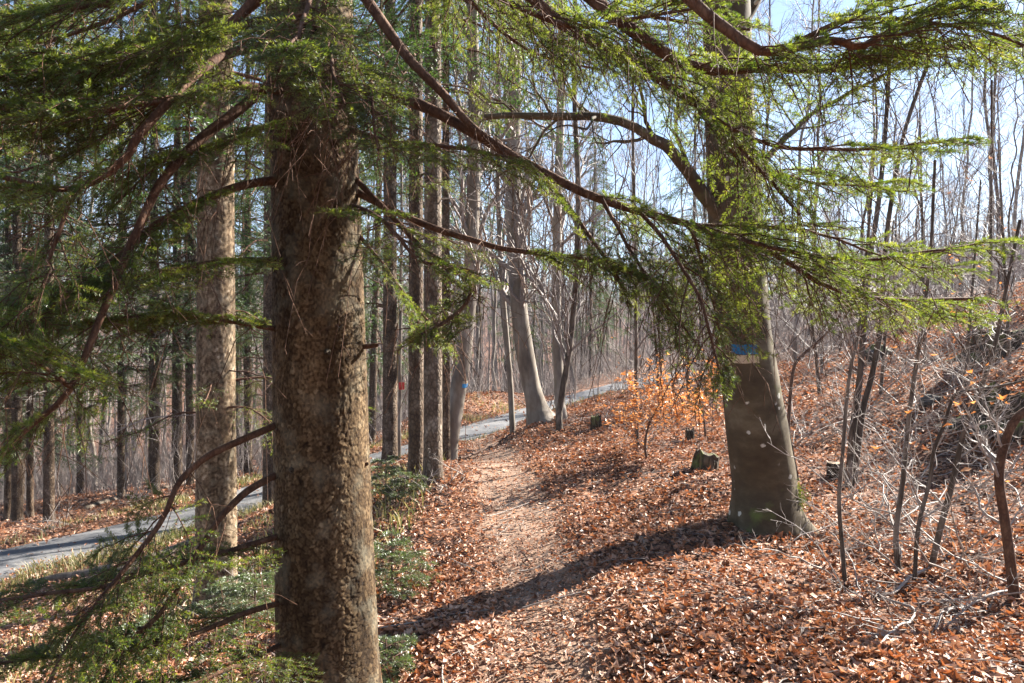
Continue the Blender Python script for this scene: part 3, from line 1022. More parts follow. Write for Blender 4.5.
BO = dict(rg=rg)
right = [
    # (path px,py,depth), r0, r1, options
    ([(340, -40, 3.3), (395, 40, 3.2), (440, 88, 3.1), (480, 133, 3.05), (540, 175, 3.0), (590, 235, 2.95), (625, 290, 2.9)], .026, .006, dict(t0=.62, lat=.34, nlat=12, hang=18, droop=.3)),
    ([(345, 88, 3.35), (380, 92, 3.25), (430, 110, 3.15), (480, 137, 3.1), (540, 166, 3.05), (600, 198, 3.0), (660, 218, 3.0), (720, 235, 3.0), (780, 258, 3.0), (830, 285, 3.0), (900, 300, 3.05), (985, 298, 3.1)],
     .030, .006, dict(t0=.44, lat=.52, nlat=46, hang=46, droop=.22)),
    ([(690, 226, 3.0), (740, 240, 2.9), (800, 252, 2.8), (870, 258, 2.75), (940, 250, 2.75), (1000, 240, 2.8)], .011, .004, dict(t0=.1, lat=.36, nlat=30, hang=8, droop=.2)),
    ([(640, 212, 3.0), (672, 250, 2.85), (700, 300, 2.75), (712, 345, 2.7), (720, 372, 2.68)], .009, .004, dict(t0=.1, lat=.32, nlat=26, hang=10, droop=.5)),
    ([(600, 196, 3.0), (625, 240, 2.9), (655, 290, 2.85), (690, 335, 2.8)], .009, .004, dict(t0=.12, lat=.30, nlat=17, hang=16, droop=.35)),
    ([(690, 226, 3.0), (702, 260, 3.1), (712, 300, 3.2), (722, 340, 3.2)], .008, .004, dict(t0=.05, lat=.32, nlat=22, hang=6, droop=.5)),
    ([(352, 190, 3.35), (420, 222, 3.2), (480, 241, 3.1), (540, 252, 3.0), (600, 262, 2.95), (660, 285, 2.9)], .018, .005, dict(t0=.5, lat=.38, nlat=24, hang=14, droop=.25)),
    ([(352, 175, 3.35), (400, 225, 3.1), (445, 262, 2.95), (470, 278, 2.9), (468, 300, 2.85), (445, 322, 2.8), (420, 335, 2.75)], .014, .005, dict(t0=.55, lat=.25, nlat=16, hang=6, droop=.2)),
    ([(350, 130, 3.3), (390, 142, 3.0), (430, 146, 2.8), (480, 152, 2.7), (520, 160, 2.65)], .014, .004, dict(t0=.15, lat=.32, nlat=24, hang=10)),
    ([(350, 205, 3.3), (375, 215, 2.9), (400, 240, 2.75), (425, 262, 2.7), (470, 270, 2.7)], .012, .004, dict(t0=.12, lat=.3, nlat=22, hang=8)),
    ([(350, 60, 3.3), (368, 75, 2.9), (372, 110, 2.7), (378, 150, 2.6)], .01, .004, dict(t0=.05, lat=.24, nlat=18, hang=16)),
    ([(350, 225, 3.35), (380, 260, 3.3), (410, 300, 3.3), (450, 345, 3.3)], .010, .004, dict(t0=.35, lat=.25, nlat=14, hang=6, droop=.4)),
    # crown above, coming into the top of the picture
    ([(340, -260, 3.35), (430, -110, 3.2), (520, -15, 3.1), (590, 40, 3.05), (650, 72, 3.0), (700, 105, 2.95), (760, 165, 2.9), (800, 215, 2.9)], .038, .006, dict(t0=.38, lat=.5, nlat=40, hang=34, droop=.2)),
    ([(340, -330, 3.35), (460, -150, 3.0), (560, -30, 2.8), (640, 40, 2.75), (700, 66, 2.7), (780, 72, 2.7), (860, 64, 2.7), (950, 50, 2.75), (1070, 42, 2.8)], .038, .008, dict(t0=.38, lat=.48, nlat=52, hang=30, droop=.18)),
    ([(640, 62, 2.98), (700, 110, 2.8), (760, 142, 2.75), (830, 150, 2.72), (900, 148, 2.75), (965, 138, 2.8)], .012, .004, dict(t0=.1, lat=.38, nlat=30, hang=14)),
    ([(700, 112, 2.95), (740, 160, 3.05), (790, 178, 3.1), (850, 185, 3.1), (910, 180, 3.15)], .010, .004, dict(t0=.1, lat=.36, nlat=26, hang=8)),
    ([(340, -420, 3.35), (500, -230, 2.8), (620, -80, 2.5), (690, 0, 2.4), (750, 38, 2.35), (800, 50, 2.35), (850, 45, 2.35), (890, 28, 2.35), (960, 2, 2.4), (1040, -25, 2.4)], .03, .006, dict(t0=.45, lat=.4, nlat=44, hang=16)),
    ([(340, -300, 3.35), (400, -130, 3.6), (470, -20, 3.8), (540, 30, 3.9), (620, 60, 4.0), (700, 75, 4.0)], .03, .006, dict(t0=.35, lat=.55, nlat=40, hang=30)),
    ([(345, -150, 3.35), (420, -60, 3.0), (490, -8, 2.8), (560, 22, 2.75), (620, 20, 2.7), (700, 8, 2.7)], .024, .005, dict(t0=.35, lat=.5, nlat=38, hang=20)),
    ([(345, -220, 3.35), (420, -120, 3.3), (500, -50, 3.3), (580, -5, 3.3), (660, 18, 3.3), (750, 30, 3.3)], .026, .005, dict(t0=.35, lat=.5, nlat=44, hang=24, droop=.2)),
    ([(345, -180, 3.35), (410, -70, 3.6), (470, 0, 3.8), (530, 50, 4.0), (600, 70, 4.1)], .022, .005, dict(t0=.3, lat=.5, nlat=34, hang=20, droop=.25)),
    ([(800, 40, 2.6), (850, 20, 2.45), (910, 20, 2.4), (980, 30, 2.35), (1060, 60, 2.3)], .010, .004, dict(t0=.1, lat=.36, nlat=30, hang=12, droop=.2)),
    ([(740, 236, 3.05), (790, 262, 3.3), (850, 285, 3.5), (920, 312, 3.6), (980, 318, 3.7)], .010, .004, dict(t0=.1, lat=.4, nlat=34, hang=10, droop=.15)),
    ([(700, 226, 3.05), (760, 225, 3.3), (830, 235, 3.5), (900, 262, 3.6), (960, 270, 3.7)], .010, .004, dict(t0=.1, lat=.4, nlat=34, hang=10, droop=.15)),
]
for pts, r0, r1, kw in right:
    kw['nlat'] = int(kw['nlat'] * .66)
    kw['lat'] *= 1.2
    bough(spruce, PL(pts), r0, r1, rg=rg, nsub=11, subl=.46, tsub=0, live=.8, jit=.07, **kw)
left = [
    ([(290, 178, 3.3), (235, 187, 3.1), (180, 213, 2.95), (125, 250, 2.8), (60, 300, 2.65), (-10, 352, 2.5)], .020, .008, dict(t0=.22, lat=.35, nlat=30, hang=10)),
    ([(290, 70, 3.3), (235, 110, 3.0), (195, 142, 2.85), (160, 180, 2.75), (132, 232, 2.65), (103, 300, 2.55), (72, 388, 2.45), (30, 428, 2.4), (-20, 470, 2.35)], .024, .007, dict(t0=.5, lat=.3, nlat=22, hang=10)),
    ([(290, 40, 3.3), (215, 60, 2.9), (146, 128, 2.6), (122, 162, 2.55), (72, 188, 2.5), (0, 178, 2.4), (-60, 170, 2.3)], .020, .008, dict(t0=.35, lat=.32, nlat=20, hang=8)),
    ([(72, 188, 2.5), (62, 225, 2.45), (40, 290, 2.4), (20, 340, 2.4)], .009, .004, dict(t0=.2, lat=.28, nlat=18, hang=6)),
    ([(285, 421, 3.3), (240, 441, 3.1), (205, 458, 3.0), (182, 478, 2.95), (162, 515, 2.85), (125, 570, 2.75), (80, 625, 2.65), (40, 700, 2.55)], .017, .007, dict(t0=.5, lat=.4, nlat=22, hang=5)),
    ([(285, 470, 3.3), (245, 492, 3.1), (222, 515, 3.0), (195, 560, 2.9), (160, 612, 2.8), (122, 648, 2.72), (95, 700, 2.65)], .017, .007, dict(t0=.55, lat=.36, nlat=18, hang=5)),
    ([(290, 532, 3.3), (250, 546, 3.1), (205, 560, 2.95), (150, 572, 2.85), (85, 590, 2.75), (0, 600, 2.65), (-50, 610, 2.6)], .015, .005, dict(t0=.12, lat=.36, nlat=24, hang=4, droop=.12)),
    ([(290, 600, 3.3), (240, 615, 3.0), (180, 640, 2.85), (110, 655, 2.75), (30, 660, 2.7), (-50, 670, 2.6)], .014, .005, dict(t0=.1, lat=.36, nlat=22, hang=4, droop=.12)),
    ([(290, 640, 3.3), (250, 660, 3.0), (190, 685, 2.8), (110, 700, 2.7)], .012, .005, dict(t0=.1, lat=.36, nlat=24, hang=4, droop=.12)),
    ([(285, 330, 3.3), (235, 322, 3.1), (180, 315, 3.0), (120, 318, 2.9), (60, 330, 2.85)], .012, .004, dict(t0=.1, lat=.28, nlat=28, hang=8, droop=.15)),
    ([(285, 260, 3.3), (220, 262, 3.0), (150, 275, 2.8), (80, 285, 2.7), (0, 300, 2.6)], .014, .005, dict(t0=.12, lat=.38, nlat=34, hang=8, droop=.2)),
    ([(290, 92, 3.3), (230, 85, 2.9), (160, 100, 2.7), (90, 112, 2.6), (0, 108, 2.5), (-70, 110, 2.4)], .02, .006, dict(t0=.15, lat=.45, nlat=44, hang=14, droop=.2)),
    ([(290, 15, 3.3), (220, 30, 3.0), (150, 52, 2.8), (80, 70, 2.7), (0, 80, 2.6), (-70, 95, 2.5)], .02, .006, dict(t0=.15, lat=.45, nlat=44, hang=12, droop=.2)),
    ([(295, -90, 3.3), (252, 0, 3.1), (208, 38, 3.0), (160, 60, 2.9), (100, 65, 2.8), (20, 60, 2.7)], .022, .006, dict(t0=.3, lat=.42, nlat=34, hang=12, droop=.25)),
    ([(295, -150, 3.3), (220, -60, 2.9), (140, -10, 2.7), (60, 10, 2.55), (-40, 15, 2.4)], .022, .006, dict(t0=.25, lat=.42, nlat=36, hang=10, droop=.25)),
    ([(320, -60, 3.15), (310, 0, 2.85), (300, 30, 2.6), (285, 52, 2.4)], .014, .004, dict(t0=.15, lat=.26, nlat=22, hang=14, droop=.3)),
    ([(325, 30, 3.15), (330, 55, 2.9), (336, 80, 2.7), (345, 105, 2.6)], .012, .004, dict(t0=.1, lat=.26, nlat=22, hang=22, droop=.35)),
    ([(285, 120, 3.3), (260, 128, 3.1), (215, 145, 2.95), (165, 160, 2.85), (110, 210, 2.8)], .012, .004, dict(t0=.12, lat=.3, nlat=24, hang=10, droop=.2)),
    ([(295, -30, 3.3), (235, 20, 3.6), (170, 60, 3.8), (90, 95, 4.0), (0, 120, 4.2), (-80, 140, 4.4)], .024, .006, dict(t0=.15, lat=.55, nlat=52, hang=14, droop=.2)),
    ([(295, -80, 3.3), (230, -40, 3.5), (150, 0, 3.7), (70, 35, 3.9), (-20, 50, 4.0)], .024, .006, dict(t0=.15, lat=.55, nlat=48, hang=12, droop=.2)),
    ([(72, 388, 2.45), (50, 372, 2.3), (10, 345, 2.2), (-40, 330, 2.1)], .009, .004, dict(t0=.1, lat=.3, nlat=24, hang=6, droop=.2)),
]
for pts, r0, r1, kw in left:
    kw['nlat'] = int(kw['nlat'] * .8)
    kw['lat'] *= 1.15
    bough(spruce, PL(pts), r0, r1, rg=rg, nsub=12, subl=.46, tsub=0, jit=.09, **kw)
for kz in range(16):                                  # higher whorls: mostly above the picture, they shade the boughs below
    z = 4.6 + kz * .26 + rg.uniform(-.1, .1)
    a = kz * 2.4 + rg.uniform(-.3, .3)
    l = rg.uniform(1.6, 2.4)
    c = np.array([-.9, FD, z])
    d = np.array([math.cos(a), math.sin(a), 0])
    pts = [c + d * .1, c + d * l * .35 + UP * -.02, c + d * l * .7 - UP * .22, c + d * l - UP * .35]
    bough(spruce, pts, .022, .006, t0=.15, lat=.5, nlat=24, nsub=7, sp=.007, ln=.026, wd=.005, rg=rg, droop=.3)

# ---------------------------------------------------------------- the beech beside the trail
BD = 6.2
bx = (766 - CX) / FPX * BD
bz = ground(bx, BD)
beech = thing("beech_tree", "stout smooth beech leaning left beside the trail, with white lichen spots and a painted blaze", "tree", (bx, BD, bz))
bpath = PL([(771, 545, BD), (766, 515, BD), (764, 480, BD), (757, 430, BD - .10), (744, 340, BD - .19), (737, 250, BD - .28), (731, 160, BD - .37), (726, 0, BD - .53), (716, -250, BD - .75), (715, -700, BD - .9)])
bR = np.array([74, 68, 62, 59, 52, 49, 46, 42, 34, 20]) * .5 * BD / FPX


def arc_param(path, n):
    Q = resample(np.asarray(path, float), n)
    return Q


tr = trunk_geo(bpath, bR, 90, 320, .30, .42, 4, .03, 4, 1.6)
put(beech, "trunk", M['beech'], (tr[0], tr[1]))
limbs = [
    ([(728, 225, (BD - .35)), (700, 192, (BD - .35) - .1), (680, 163, (BD - .35) - .25), (655, 140, (BD - .35) - .3), (620, 122, (BD - .35) - .4), (570, 114, (BD - .35) - .5), (520, 113, (BD - .35) - .5), (484, 117, (BD - .35) - .5)], .060, .022),
    ([(728, 60, (BD - .35)), (760, -10, (BD - .35) + .2), (800, -120, (BD - .35) + .4)], .06, .03),
    ([(726, 20, (BD - .35)), (690, -60, (BD - .35) - .2), (660, -180, (BD - .35) - .2)], .06, .03),
    ([(735, 205, (BD - .35)), (775, 150, (BD - .35) + .3), (830, 100, (BD - .35) + .5), (900, 60, (BD - .35) + .7), (980, 10, (BD - .35) + .8)], .035, .008),
]
for pts, r0, r1 in limbs:
    Q = resample(PL(pts), 22)
    Q[1:] += np.cumsum(rg.normal(0, .012, (21, 3)), 0) * np.sin(np.linspace(0, np.pi, 21))[:, None]
    R = r1 + (r0 - r1) * (1 - np.linspace(0, 1, 22)) ** 1.3
    R = R * (1 + .07 * vnoise(np.arange(22) * .9, 0, 0, 77))
    B1, R1 = grow(Q[None], R[None], 12, .2, .5, 1.1, 1.0, 7, rg, .1, .1, .4, .006)
    B2, R2 = grow(B1, R1, 6, .2, .4, 1.0, .4, 5, rg, .1, .1, .6, .003)
    put(beech, "branch", M['beech'], tubes(Q[None], R[None], 10), tubes(B1, R1, 5), tubes(B2, R2, 3))


def blaze(parent, path, radii, rings, y0, y1, a0, a1, mat, name, off, k=18):
    """paint patch that follows the trunk between two picture heights"""
    Q = resample(np.asarray(path, float), 400)
    R = np.interp(np.linspace(0, 1, 400), np.linspace(0, 1, len(radii)), radii)
    zs = np.linspace(y0, y1, 5)
    aa = np.linspace(a0, a1, k)
    v = []
    for q, z in enumerate(zs):
        i = np.abs(Q[:, 2] - z).argmin()
        wob = .004 * vnoise(aa * 6, q * 1.3, 0, int(abs(z) * 100)) if q in (0, 4) else 0 * aa
        v.append(np.stack([Q[i, 0] + (R[i] + off) * np.sin(aa), Q[i, 1] - (R[i] + off) * np.cos(aa), z + wob], 1))
    v = np.array(v).reshape(-1, 3)
    i = (np.arange(4)[:, None] * k + np.arange(k - 1)[None]).ravel()
    return put(parent, name, mat, (v, np.stack([i, i + 1, i + k + 1, i + k], 1)))


zy = lambda py, d: EYE - (py - CY) / FPX * d
blaze(beech, bpath, bR, 0, zy(353.5, BD), zy(344.5, BD), -.75, .12, M['blue'], "blue_stripe", .012)
blaze(beech, bpath, bR, 0, zy(362, BD), zy(354.5, BD), -.75, .12, M['shadedwhite'], "shaded_white_stripe", .012)  # white stripe of the blaze, its shade carried by the paint colour
# moss cushion and root foot
mp = P(797, 498, BD - .12)
n = 900
q = mp + rg.normal(0, 1, (n, 3)) * [.035, .03, .055]
v, f, at = leaf_mesh(q, rg.uniform(.012, .024, n), .8, rg, 0)
put(beech, "moss_tuft", M['moss'], (v, f, 0, at), smooth=False)

# ---------------------------------------------------------------- spruces and beeches standing along the trail and the road
def low_boughs(parent, base, n, z0, z1, l0, l1, rg, scale=1.0, alive=.6, a_rng=(0, 6.283)):
    for i in range(n):
        z = rg.uniform(z0, z1)
        a = rg.uniform(*a_rng)
        l = rg.uniform(l0, l1)
        c = np.array([base[0], base[1], base[2] + z])
        d = np.array([math.cos(a), math.sin(a), 0])
        if rg.uniform() < alive:
            pts = [c, c + d * l * .35 + UP * .03, c + d * l * .7 - UP * .12 * l, c + d * l - UP * .2 * l]
            bough(parent, pts, .008 + .004 * l, .004, t0=.25, lat=.34 * l, nlat=int(14 * l + 6), nsub=6, sp=.0075 * scale, ln=.026 * scale, wd=.005 * scale, rg=rg, droop=.35, hang=6)
        else:
            Q = resample(np.array([c, c + d * l * .4 - UP * .02, c + d * l * .8 - UP * .16 * l]), 9)
            Q = Q + .02 * rg.normal(0, 1, Q.shape) * np.linspace(0, 1, 9)[:, None]
            R = np.linspace(.009, .003, 9)
            B1, R1 = grow(Q[None], R[None], 9, .25, .5, 1.2, .35 * l, 5, rg, -.2, .12, .6, .002)
            B2, R2 = grow(B1, R1, 4, .25, .5, 1.2, .13 * l, 4, rg, -.2, .12, .6, .0015)
            put(parent, "branch", M['paletwig'] if rg.uniform() < .6 else M['twig'], tubes(Q[None], R[None], 6), tubes(B1, R1, 4), tubes(B2, R2, 3))


def crown_geo(base, H, z0, blen, nb, rg, coarse=1.0, nlat=16, nsub=5):
    wood, ndl = [], []
    for i in range(nb):
        fr = (i + rg.uniform(0, 1)) / nb
        z = z0 + (H - z0) * fr
        a = rg.uniform(0, 6.283)
        l = blen * (1 - fr) ** .75 * rg.uniform(.7, 1.15) + .15
        c = np.array([base[0], base[1], base[2] + z])
        d = np.array([math.cos(a), math.sin(a), 0])
        pts = [c, c + d * l * .35 - UP * .06 * l, c + d * l * .7 - UP * .26 * l, c + d * l - UP * .30 * l]
        w, nn = conifer(pts, .012 + .006 * l, .005, t0=.15, lat=.36 * l, nlat=nlat, nsub=nsub, sp=.010 * coarse, ln=.05 * coarse, wd=.011 * coarse, rg=rg,
                        droop=.45, n_main=8, dead=.08, sides=5)
        wood += w[:2]
        ndl += nn
    return wood, ndl


def near_spruce(label, px, py, d, w, H, z0, lean=0.0, flaky=False, lows=(0, 1, 2, .8, 1.4), cb=2.0, nb=56, seed=1, alive=.6, group=None, mat='spruce'):
    rg = np.random.default_rng(seed)
    b = P(px, py, d)
    b[2] = ground(b[0], b[1])
    t = thing("spruce_tree", label, "tree", b, group)
    r = w * .5 * d / FPX
    path = np.array([b + UP * -.3, b + UP * .6, b + UP * H * .3 + [lean * H * .3, 0, 0], b + UP * H * .65 + [lean * H * .65, 0, 0], b + UP * H + [lean * H, 0, 0]])
    radii = np.array([r * 1.12, r, r * .86, r * .55, r * .08])
    if flaky:
        v, f, tone = flaky_trunk(path, radii, 120, 1300, .024, .04, .006, seed, .25, .8)
        put(t, "trunk", M['paleflake'], (v, f, 0, tone))
    else:
        put(t, "trunk", M[mat], trunk_geo(path, radii, 22, 130, .5, .75, 5, .035, seed))
    low_boughs(t, b, lows[0], lows[1], lows[2], lows[3], lows[4], rg, alive=alive)
    wood, ndl = crown_geo(b, H, z0, cb, nb, rg)
    c = put(t, "crown", M['bough'], *wood)
    put(c, "needles", M['needle_far'], *ndl, smooth=False)
    return t


near_spruce("flaky spruce with a bright sunlit edge standing on the slope beside the asphalt lane", 216, 610, 7.3, 39, 15, 4.6, flaky=True, lows=(16, 1.6, 5.0, .6, 1.5), seed=21, alive=.5)
near_spruce("slim spruce at the lane's near edge, between the two big flaky trunks", 269, 506, 14.5, 12.5, 15, 4.2, lows=(14, 1.5, 5.0, .6, 1.4), seed=22)
near_spruce("straight spruce just right of the closest trunk, rising behind a small fir", 390, 458, 12.5, 15, 16, 5.2, lows=(12, 2.0, 5.2, .7, 1.6), seed=23)
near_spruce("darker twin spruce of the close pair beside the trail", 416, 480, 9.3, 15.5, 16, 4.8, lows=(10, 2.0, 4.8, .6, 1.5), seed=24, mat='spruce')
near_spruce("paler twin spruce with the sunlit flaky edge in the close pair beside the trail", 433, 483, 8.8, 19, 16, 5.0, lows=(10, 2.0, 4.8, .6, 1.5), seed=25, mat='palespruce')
near_spruce("thin spruce squeezed between the close pair and the leaning blazed trunk", 446, 466, 10.6, 8.5, 14, 5.2, lows=(5, 2.4, 5.0, .5, 1.1), seed=26)


def near_bare(name, label, pts, w0, w1, d, seed, mat, n1=18, l1=1.5, start=.4, flare=.3, cat="tree", rel=1.0, twig=.004, group=None, n2=6, n3=4, flare_h=.35, a=(.5, 1.0)):
    """a leafless tree whose stem follows the points seen in the picture, standing at distance d"""
    rg = np.random.default_rng(seed)
    Q = PL([(x, y, d) for x, y in pts])
    gz = ground(Q[0, 0], d)
    Q[0, 2] = gz - .12
    t = thing(name, label, cat, (Q[0, 0], d, gz), group)
    Q = resample(Q, 30)
    Q[1:, 1] += np.cumsum(rg.normal(0, .012, 29)) * d / 8
    R = np.linspace(w0, w1, 30) * .5 * d / FPX
    put(t, "trunk", mat, trunk_geo(Q, R, 16, 70, flare, flare_h, 4, .035, seed))
    B1, R1 = grow(Q[None], R[None], n1, start, a[0], a[1], l1, 8, rg, .3, .1, .45, twig * 1.3)
    B2, R2 = grow(B1, R1, n2, .15, .4, 1.0, l1 * .42, 5, rg, .15, .1, .6, twig)
    B3, R3 = grow(B2, R2, n3, .15, .4, 1.0, l1 * .2, 4, rg, .1, .1, .7, twig * .75)
    put(t, "crown", M['greytwig'], tubes(B1, R1, 5), tubes(B2, R2, 4), tubes(B3, R3, 3))
    return t, Q, R


t, Q, R = near_bare("beech_tree", "slender grey beech curving right with a small blue and white mark, at the lane's edge", [(447, 464), (450, 440), (455, 410), (461, 370), (467, 320), (470, 280), (473, 200), (474, 100), (470, -60)],
                    19, 11, 10.8, 31, M['palebark'], l1=1.6, start=.45)
blaze(t, Q, R, 0, zy(387.5, 10.8), zy(383.5, 10.8), .45, 1.4, M['lightblue'], "blue_mark", .006, 8)
blaze(t, Q, R, 0, zy(383.5, 10.8), zy(381, 10.8), .45, 1.4, M['shadedwhite'], "white_mark", .006, 8)
near_bare("beech_tree", "stout grey beech with a flared root foot, leaning left where the trail meets the lane", [(544, 421), (538, 410), (529, 375), (521, 325), (516, 270), (513, 200), (514, 100), (518, -60)], 20, 13, 13.5, 32, M['palebark'], l1=2.2, start=.4, flare=.7, flare_h=.7)
near_bare("beech_tree", "thin pale beech stem just left of the flared leaning beech", [(513, 422), (510, 380), (506, 330), (500, 250), (497, 120), (500, -40)], 6, 4, 13.8, 33, M['palebark'], l1=1.4, start=.35)
near_bare("beech_tree", "straight pale beech standing behind the dark crooked stem right of the trail junction", [(562, 424), (559, 380), (557, 320), (557, 230), (561, 100), (563, -60)], 11, 7, 13.2, 34, M['palebark'], l1=1.9, start=.35)
near_bare("beech_tree", "dark crooked stem in front of the straight pale beech right of the trail junction", [(561, 434), (559, 420), (562, 395), (568, 360), (573, 320), (577, 260), (578, 180), (574, 80), (576, -60)], 7, 4.5, 12.2, 35, M['greybark'], l1=1.5, start=.3)
near_bare("pole_tree", "thin dark pole standing in front of the orange leaved sapling", [(637, 446), (636, 400), (636, 320), (635, 240), (632, 120), (634, 0)], 4.2, 2.5, 10, 36, M['greybark'], l1=1.0, start=.3, twig=.003)
t, Q, R = near_bare("pole_tree", "thin pale pole with a red plate, between the straight spruce and the close pair", [(399, 440), (400, 380), (401, 300), (402, 200), (400, 60)], 3.6, 2.4, 15.5, 37, M['palebark'], l1=1.0, start=.5)
v, f = [], []
c = P(401.5, 386, 15.42)
hw, hh, th = .055, .075, .006
from itertools import product
corn = np.array([[sx * hw, sy * th, sz * hh] for sx, sy, sz in product((-1, 1), repeat=3)]) + c
sg = Geo().add(corn, [[0, 1, 3, 2], [4, 6, 7, 5], [0, 4, 5, 1], [2, 3, 7, 6], [0, 2, 6, 4], [1, 5, 7, 3]])
tag(sg.build("trail_plate", M['red'], smooth=False), "small red trail plate fixed to the thin pale pole", "sign")

# trees on the far side of the lane, left
for i, (px, py, d, w, H, lab) in enumerate([
        (8, 522, 16.5, 7, 15, "grey spruce nearest the picture's left edge beyond the lane"), (17, 522, 15.6, 10, 16, "spruce with a broad bright edge, second from the left beyond the lane"),
        (30, 522, 16.2, 6.5, 14, "thin sunlit spruce beyond the lane, left of the darkest trunk there"), (49, 519, 15.5, 10, 16, "darkest trunk of the spruce clump beyond the lane on the left"),
        (121, 497, 18.5, 7, 15, "lone slim spruce beyond the lane with open woods on both sides"), (154, 489, 19.0, 10.5, 17, "tall spruce with a pale right edge beyond the lane, left of the flaky slope spruce"),
        (177, 480, 21.0, 10, 17, "dim spruce half hidden behind the flaky slope spruce"), (248, 476, 21.0, 8, 16, "spruce beyond the lane seen through the gap between the two big flaky trunks")]):
    near_spruce(lab, px, py, d, w, H, 4.2 if i % 2 else 3.2, lows=(9, 2.0, 5.5, .7, 1.7), seed=41 + i, cb=2.5, nb=66, alive=.65, group="spruces beyond the lane")

# ---------------------------------------------------------------- saplings on the right bank
def sapling(label, pts, w0, w1, d, seed, mat='greybark', n1=14, l1=.8, start=.12, leaves=0, name="bare_sapling", group="bare saplings on the right bank", n2=5, n3=3, lift=.15, lmat='orange', twigmat='paletwig'):
    rg = np.random.default_rng(seed)
    Q = PL([(q[0], q[1], d + (q[2] if len(q) > 2 else 0)) for q in pts])
    gz = ground(Q[0, 0], Q[0, 1])
    Q[0, 2] = gz - .06
    t = thing(name, label, "sapling", (Q[0, 0], Q[0, 1], gz), group)
    Q = resample(Q, 26)
    R = np.linspace(w0, w1, 26) * .40 * d / FPX
    put(t, "stem", M[mat], trunk_geo(Q, R, 9, 50, .15, .15, 3, .05, seed))
    B1, R1 = grow(Q[None], R[None], n1, start, .6, 1.2, l1, 8, rg, lift, .12, .36, .0024)
    B2, R2 = grow(B1, R1, n2, .2, .5, 1.1, l1 * .45, 5, rg, lift, .12, .6, .002)
    B3, R3 = grow(B2, R2, n3, .2, .5, 1.1, l1 * .2, 4, rg, lift, .12, .7, .0015)
    put(t, "twigs", M[twigmat], tubes(B1, R1, 5), tubes(B2, R2, 4), tubes(B3, R3, 3))
    if leaves:
        q = B3[rg.integers(0, len(B3), leaves), rg.integers(1, 4, leaves)] + rg.normal(0, .015, (leaves, 3))
        v, f, at = leaf_mesh(q, rg.uniform(.045, .075, leaves), .3, rg, -.01)
        put(t, "leaves", M[lmat], (v, f, 0, at), smooth=False)
    return t


sapling("thin knobbly sapling rising just right of the mossy beech foot", [(846, 586), (842, 545), (839, 500), (842, 460), (849, 380), (858, 335), (864, 280), (872, 190)], 6, 3, 4.8, 61, n1=16, l1=.7)
sapling("left stem of the twin saplings beside the cut stump", [(847, 480), (853, 430), (859, 385), (863, 335), (870, 260), (880, 190), (888, 90), (892, -20)], 9, 4.5, 7.4, 62, n1=18, l1=1.1, start=.3)
sapling("right stem of the twin saplings, bending away from the cut stump", [(853, 478), (862, 415), (872, 375), (881, 325), (884, 270), (890, 210), (905, 130), (935, 40), (950, -40)], 8, 4, 7.5, 63, n1=18, l1=1.1, start=.3)
sapling("straight grey sapling with a crooked foot in the middle of the right bank", [(900, 560), (896, 535), (903, 480), (908, 425), (914, 380), (920, 340), (930, 260), (935, 160)], 7.5, 3.5, 5.0, 64, n1=16, l1=.8)
sapling("sharply kinked sapling with two elbows right of the straight grey one", [(914, 572), (918, 530), (930, 480), (934, 450), (944, 425), (953, 398), (962, 392), (985, 388), (1024, 380), (1060, 360)], 5.5, 2.5, 4.8, 65, n1=14, l1=.6, leaves=14)
sapling("long sapling slanting up to the right towards the fir sprays", [(928, 560), (940, 530), (952, 485), (962, 440), (974, 405), (984, 380), (996, 340), (1004, 300), (1020, 220)], 8, 4, 5.0, 66, 'greybark', n1=16, l1=.7, leaves=22)
sapling("thick bent brown sapling at the picture's right edge", [(1016, 606), (1010, 560), (1004, 515), (999, 480), (1003, 450), (1014, 422), (1030, 408), (1060, 395)], 13, 9, 4.3, 67, 'bough', n1=8, l1=.5, leaves=10)
sapling("dark sapling forking left out of the bank behind the mossy beech foot", [(786, 470), (788, 430), (793, 372), (803, 355), (827, 333), (850, 300), (880, 262)], 5, 2.5, 8.2, 68, 'twig', n1=14, l1=.9)
sapling("pale whip touching the beech's sunlit side", [(800, 480), (786, 420), (776, 380), (768, 330), (764, 270), (766, 200)], 4, 2, 7.6, 69, n1=12, l1=.7)
for i, (px, py, d, h, lab) in enumerate([(880, 420, 11, 200, "bare sapling high on the bank behind the twin saplings"), (925, 370, 13, 260, "bare sapling on the bank top below the fir sprays"),
                                         (965, 400, 9.5, 220, "sapling with a few orange leaves beside the dark rotten stump"), (1010, 380, 9.5, 240, "sapling with a few orange leaves above the dark rotten stump"),
                                         (820, 400, 13, 180, "low bare sapling left of the twin saplings"), (990, 330, 14, 250, "bare sapling breaking the skyline at the far right"),
                                         (745, 400, 16, 190, "thin sapling far behind the beech's left side"), (690, 420, 13, 140, "leafy sapling left of the blazed beech"), (660, 412, 13, 150, "sapling with red brown leaves behind the orange leaved one")]):
    l = rg.uniform(-25, 25)
    sapling(lab, [(px, py), (px + l * .3, py - h * .35), (px + l, py - h)], 5, 2, d, 80 + i, n1=20, l1=.9 * d / 9, start=.08, leaves=30 if 'leaves' in lab or 'leafy' in lab else 0)
sapling("beech sapling holding fans of bright orange leaves beside the trail", [(648, 464), (645, 446), (648, 428), (655, 413), (665, 404)], 3.5, 1.8, 8.8, 95, 'twig', n1=26, l1=.85, start=.10, leaves=1500, name="beech_sapling", group=None, lift=.0)
sapling("small orange leaved beech sapling behind the mossy stump", [(706, 440), (704, 420), (700, 395), (694, 372)], 3, 1.6, 10.5, 96, 'twig', n1=12, l1=.6, start=.05, leaves=320, name="beech_sapling", group=None, lift=.0)

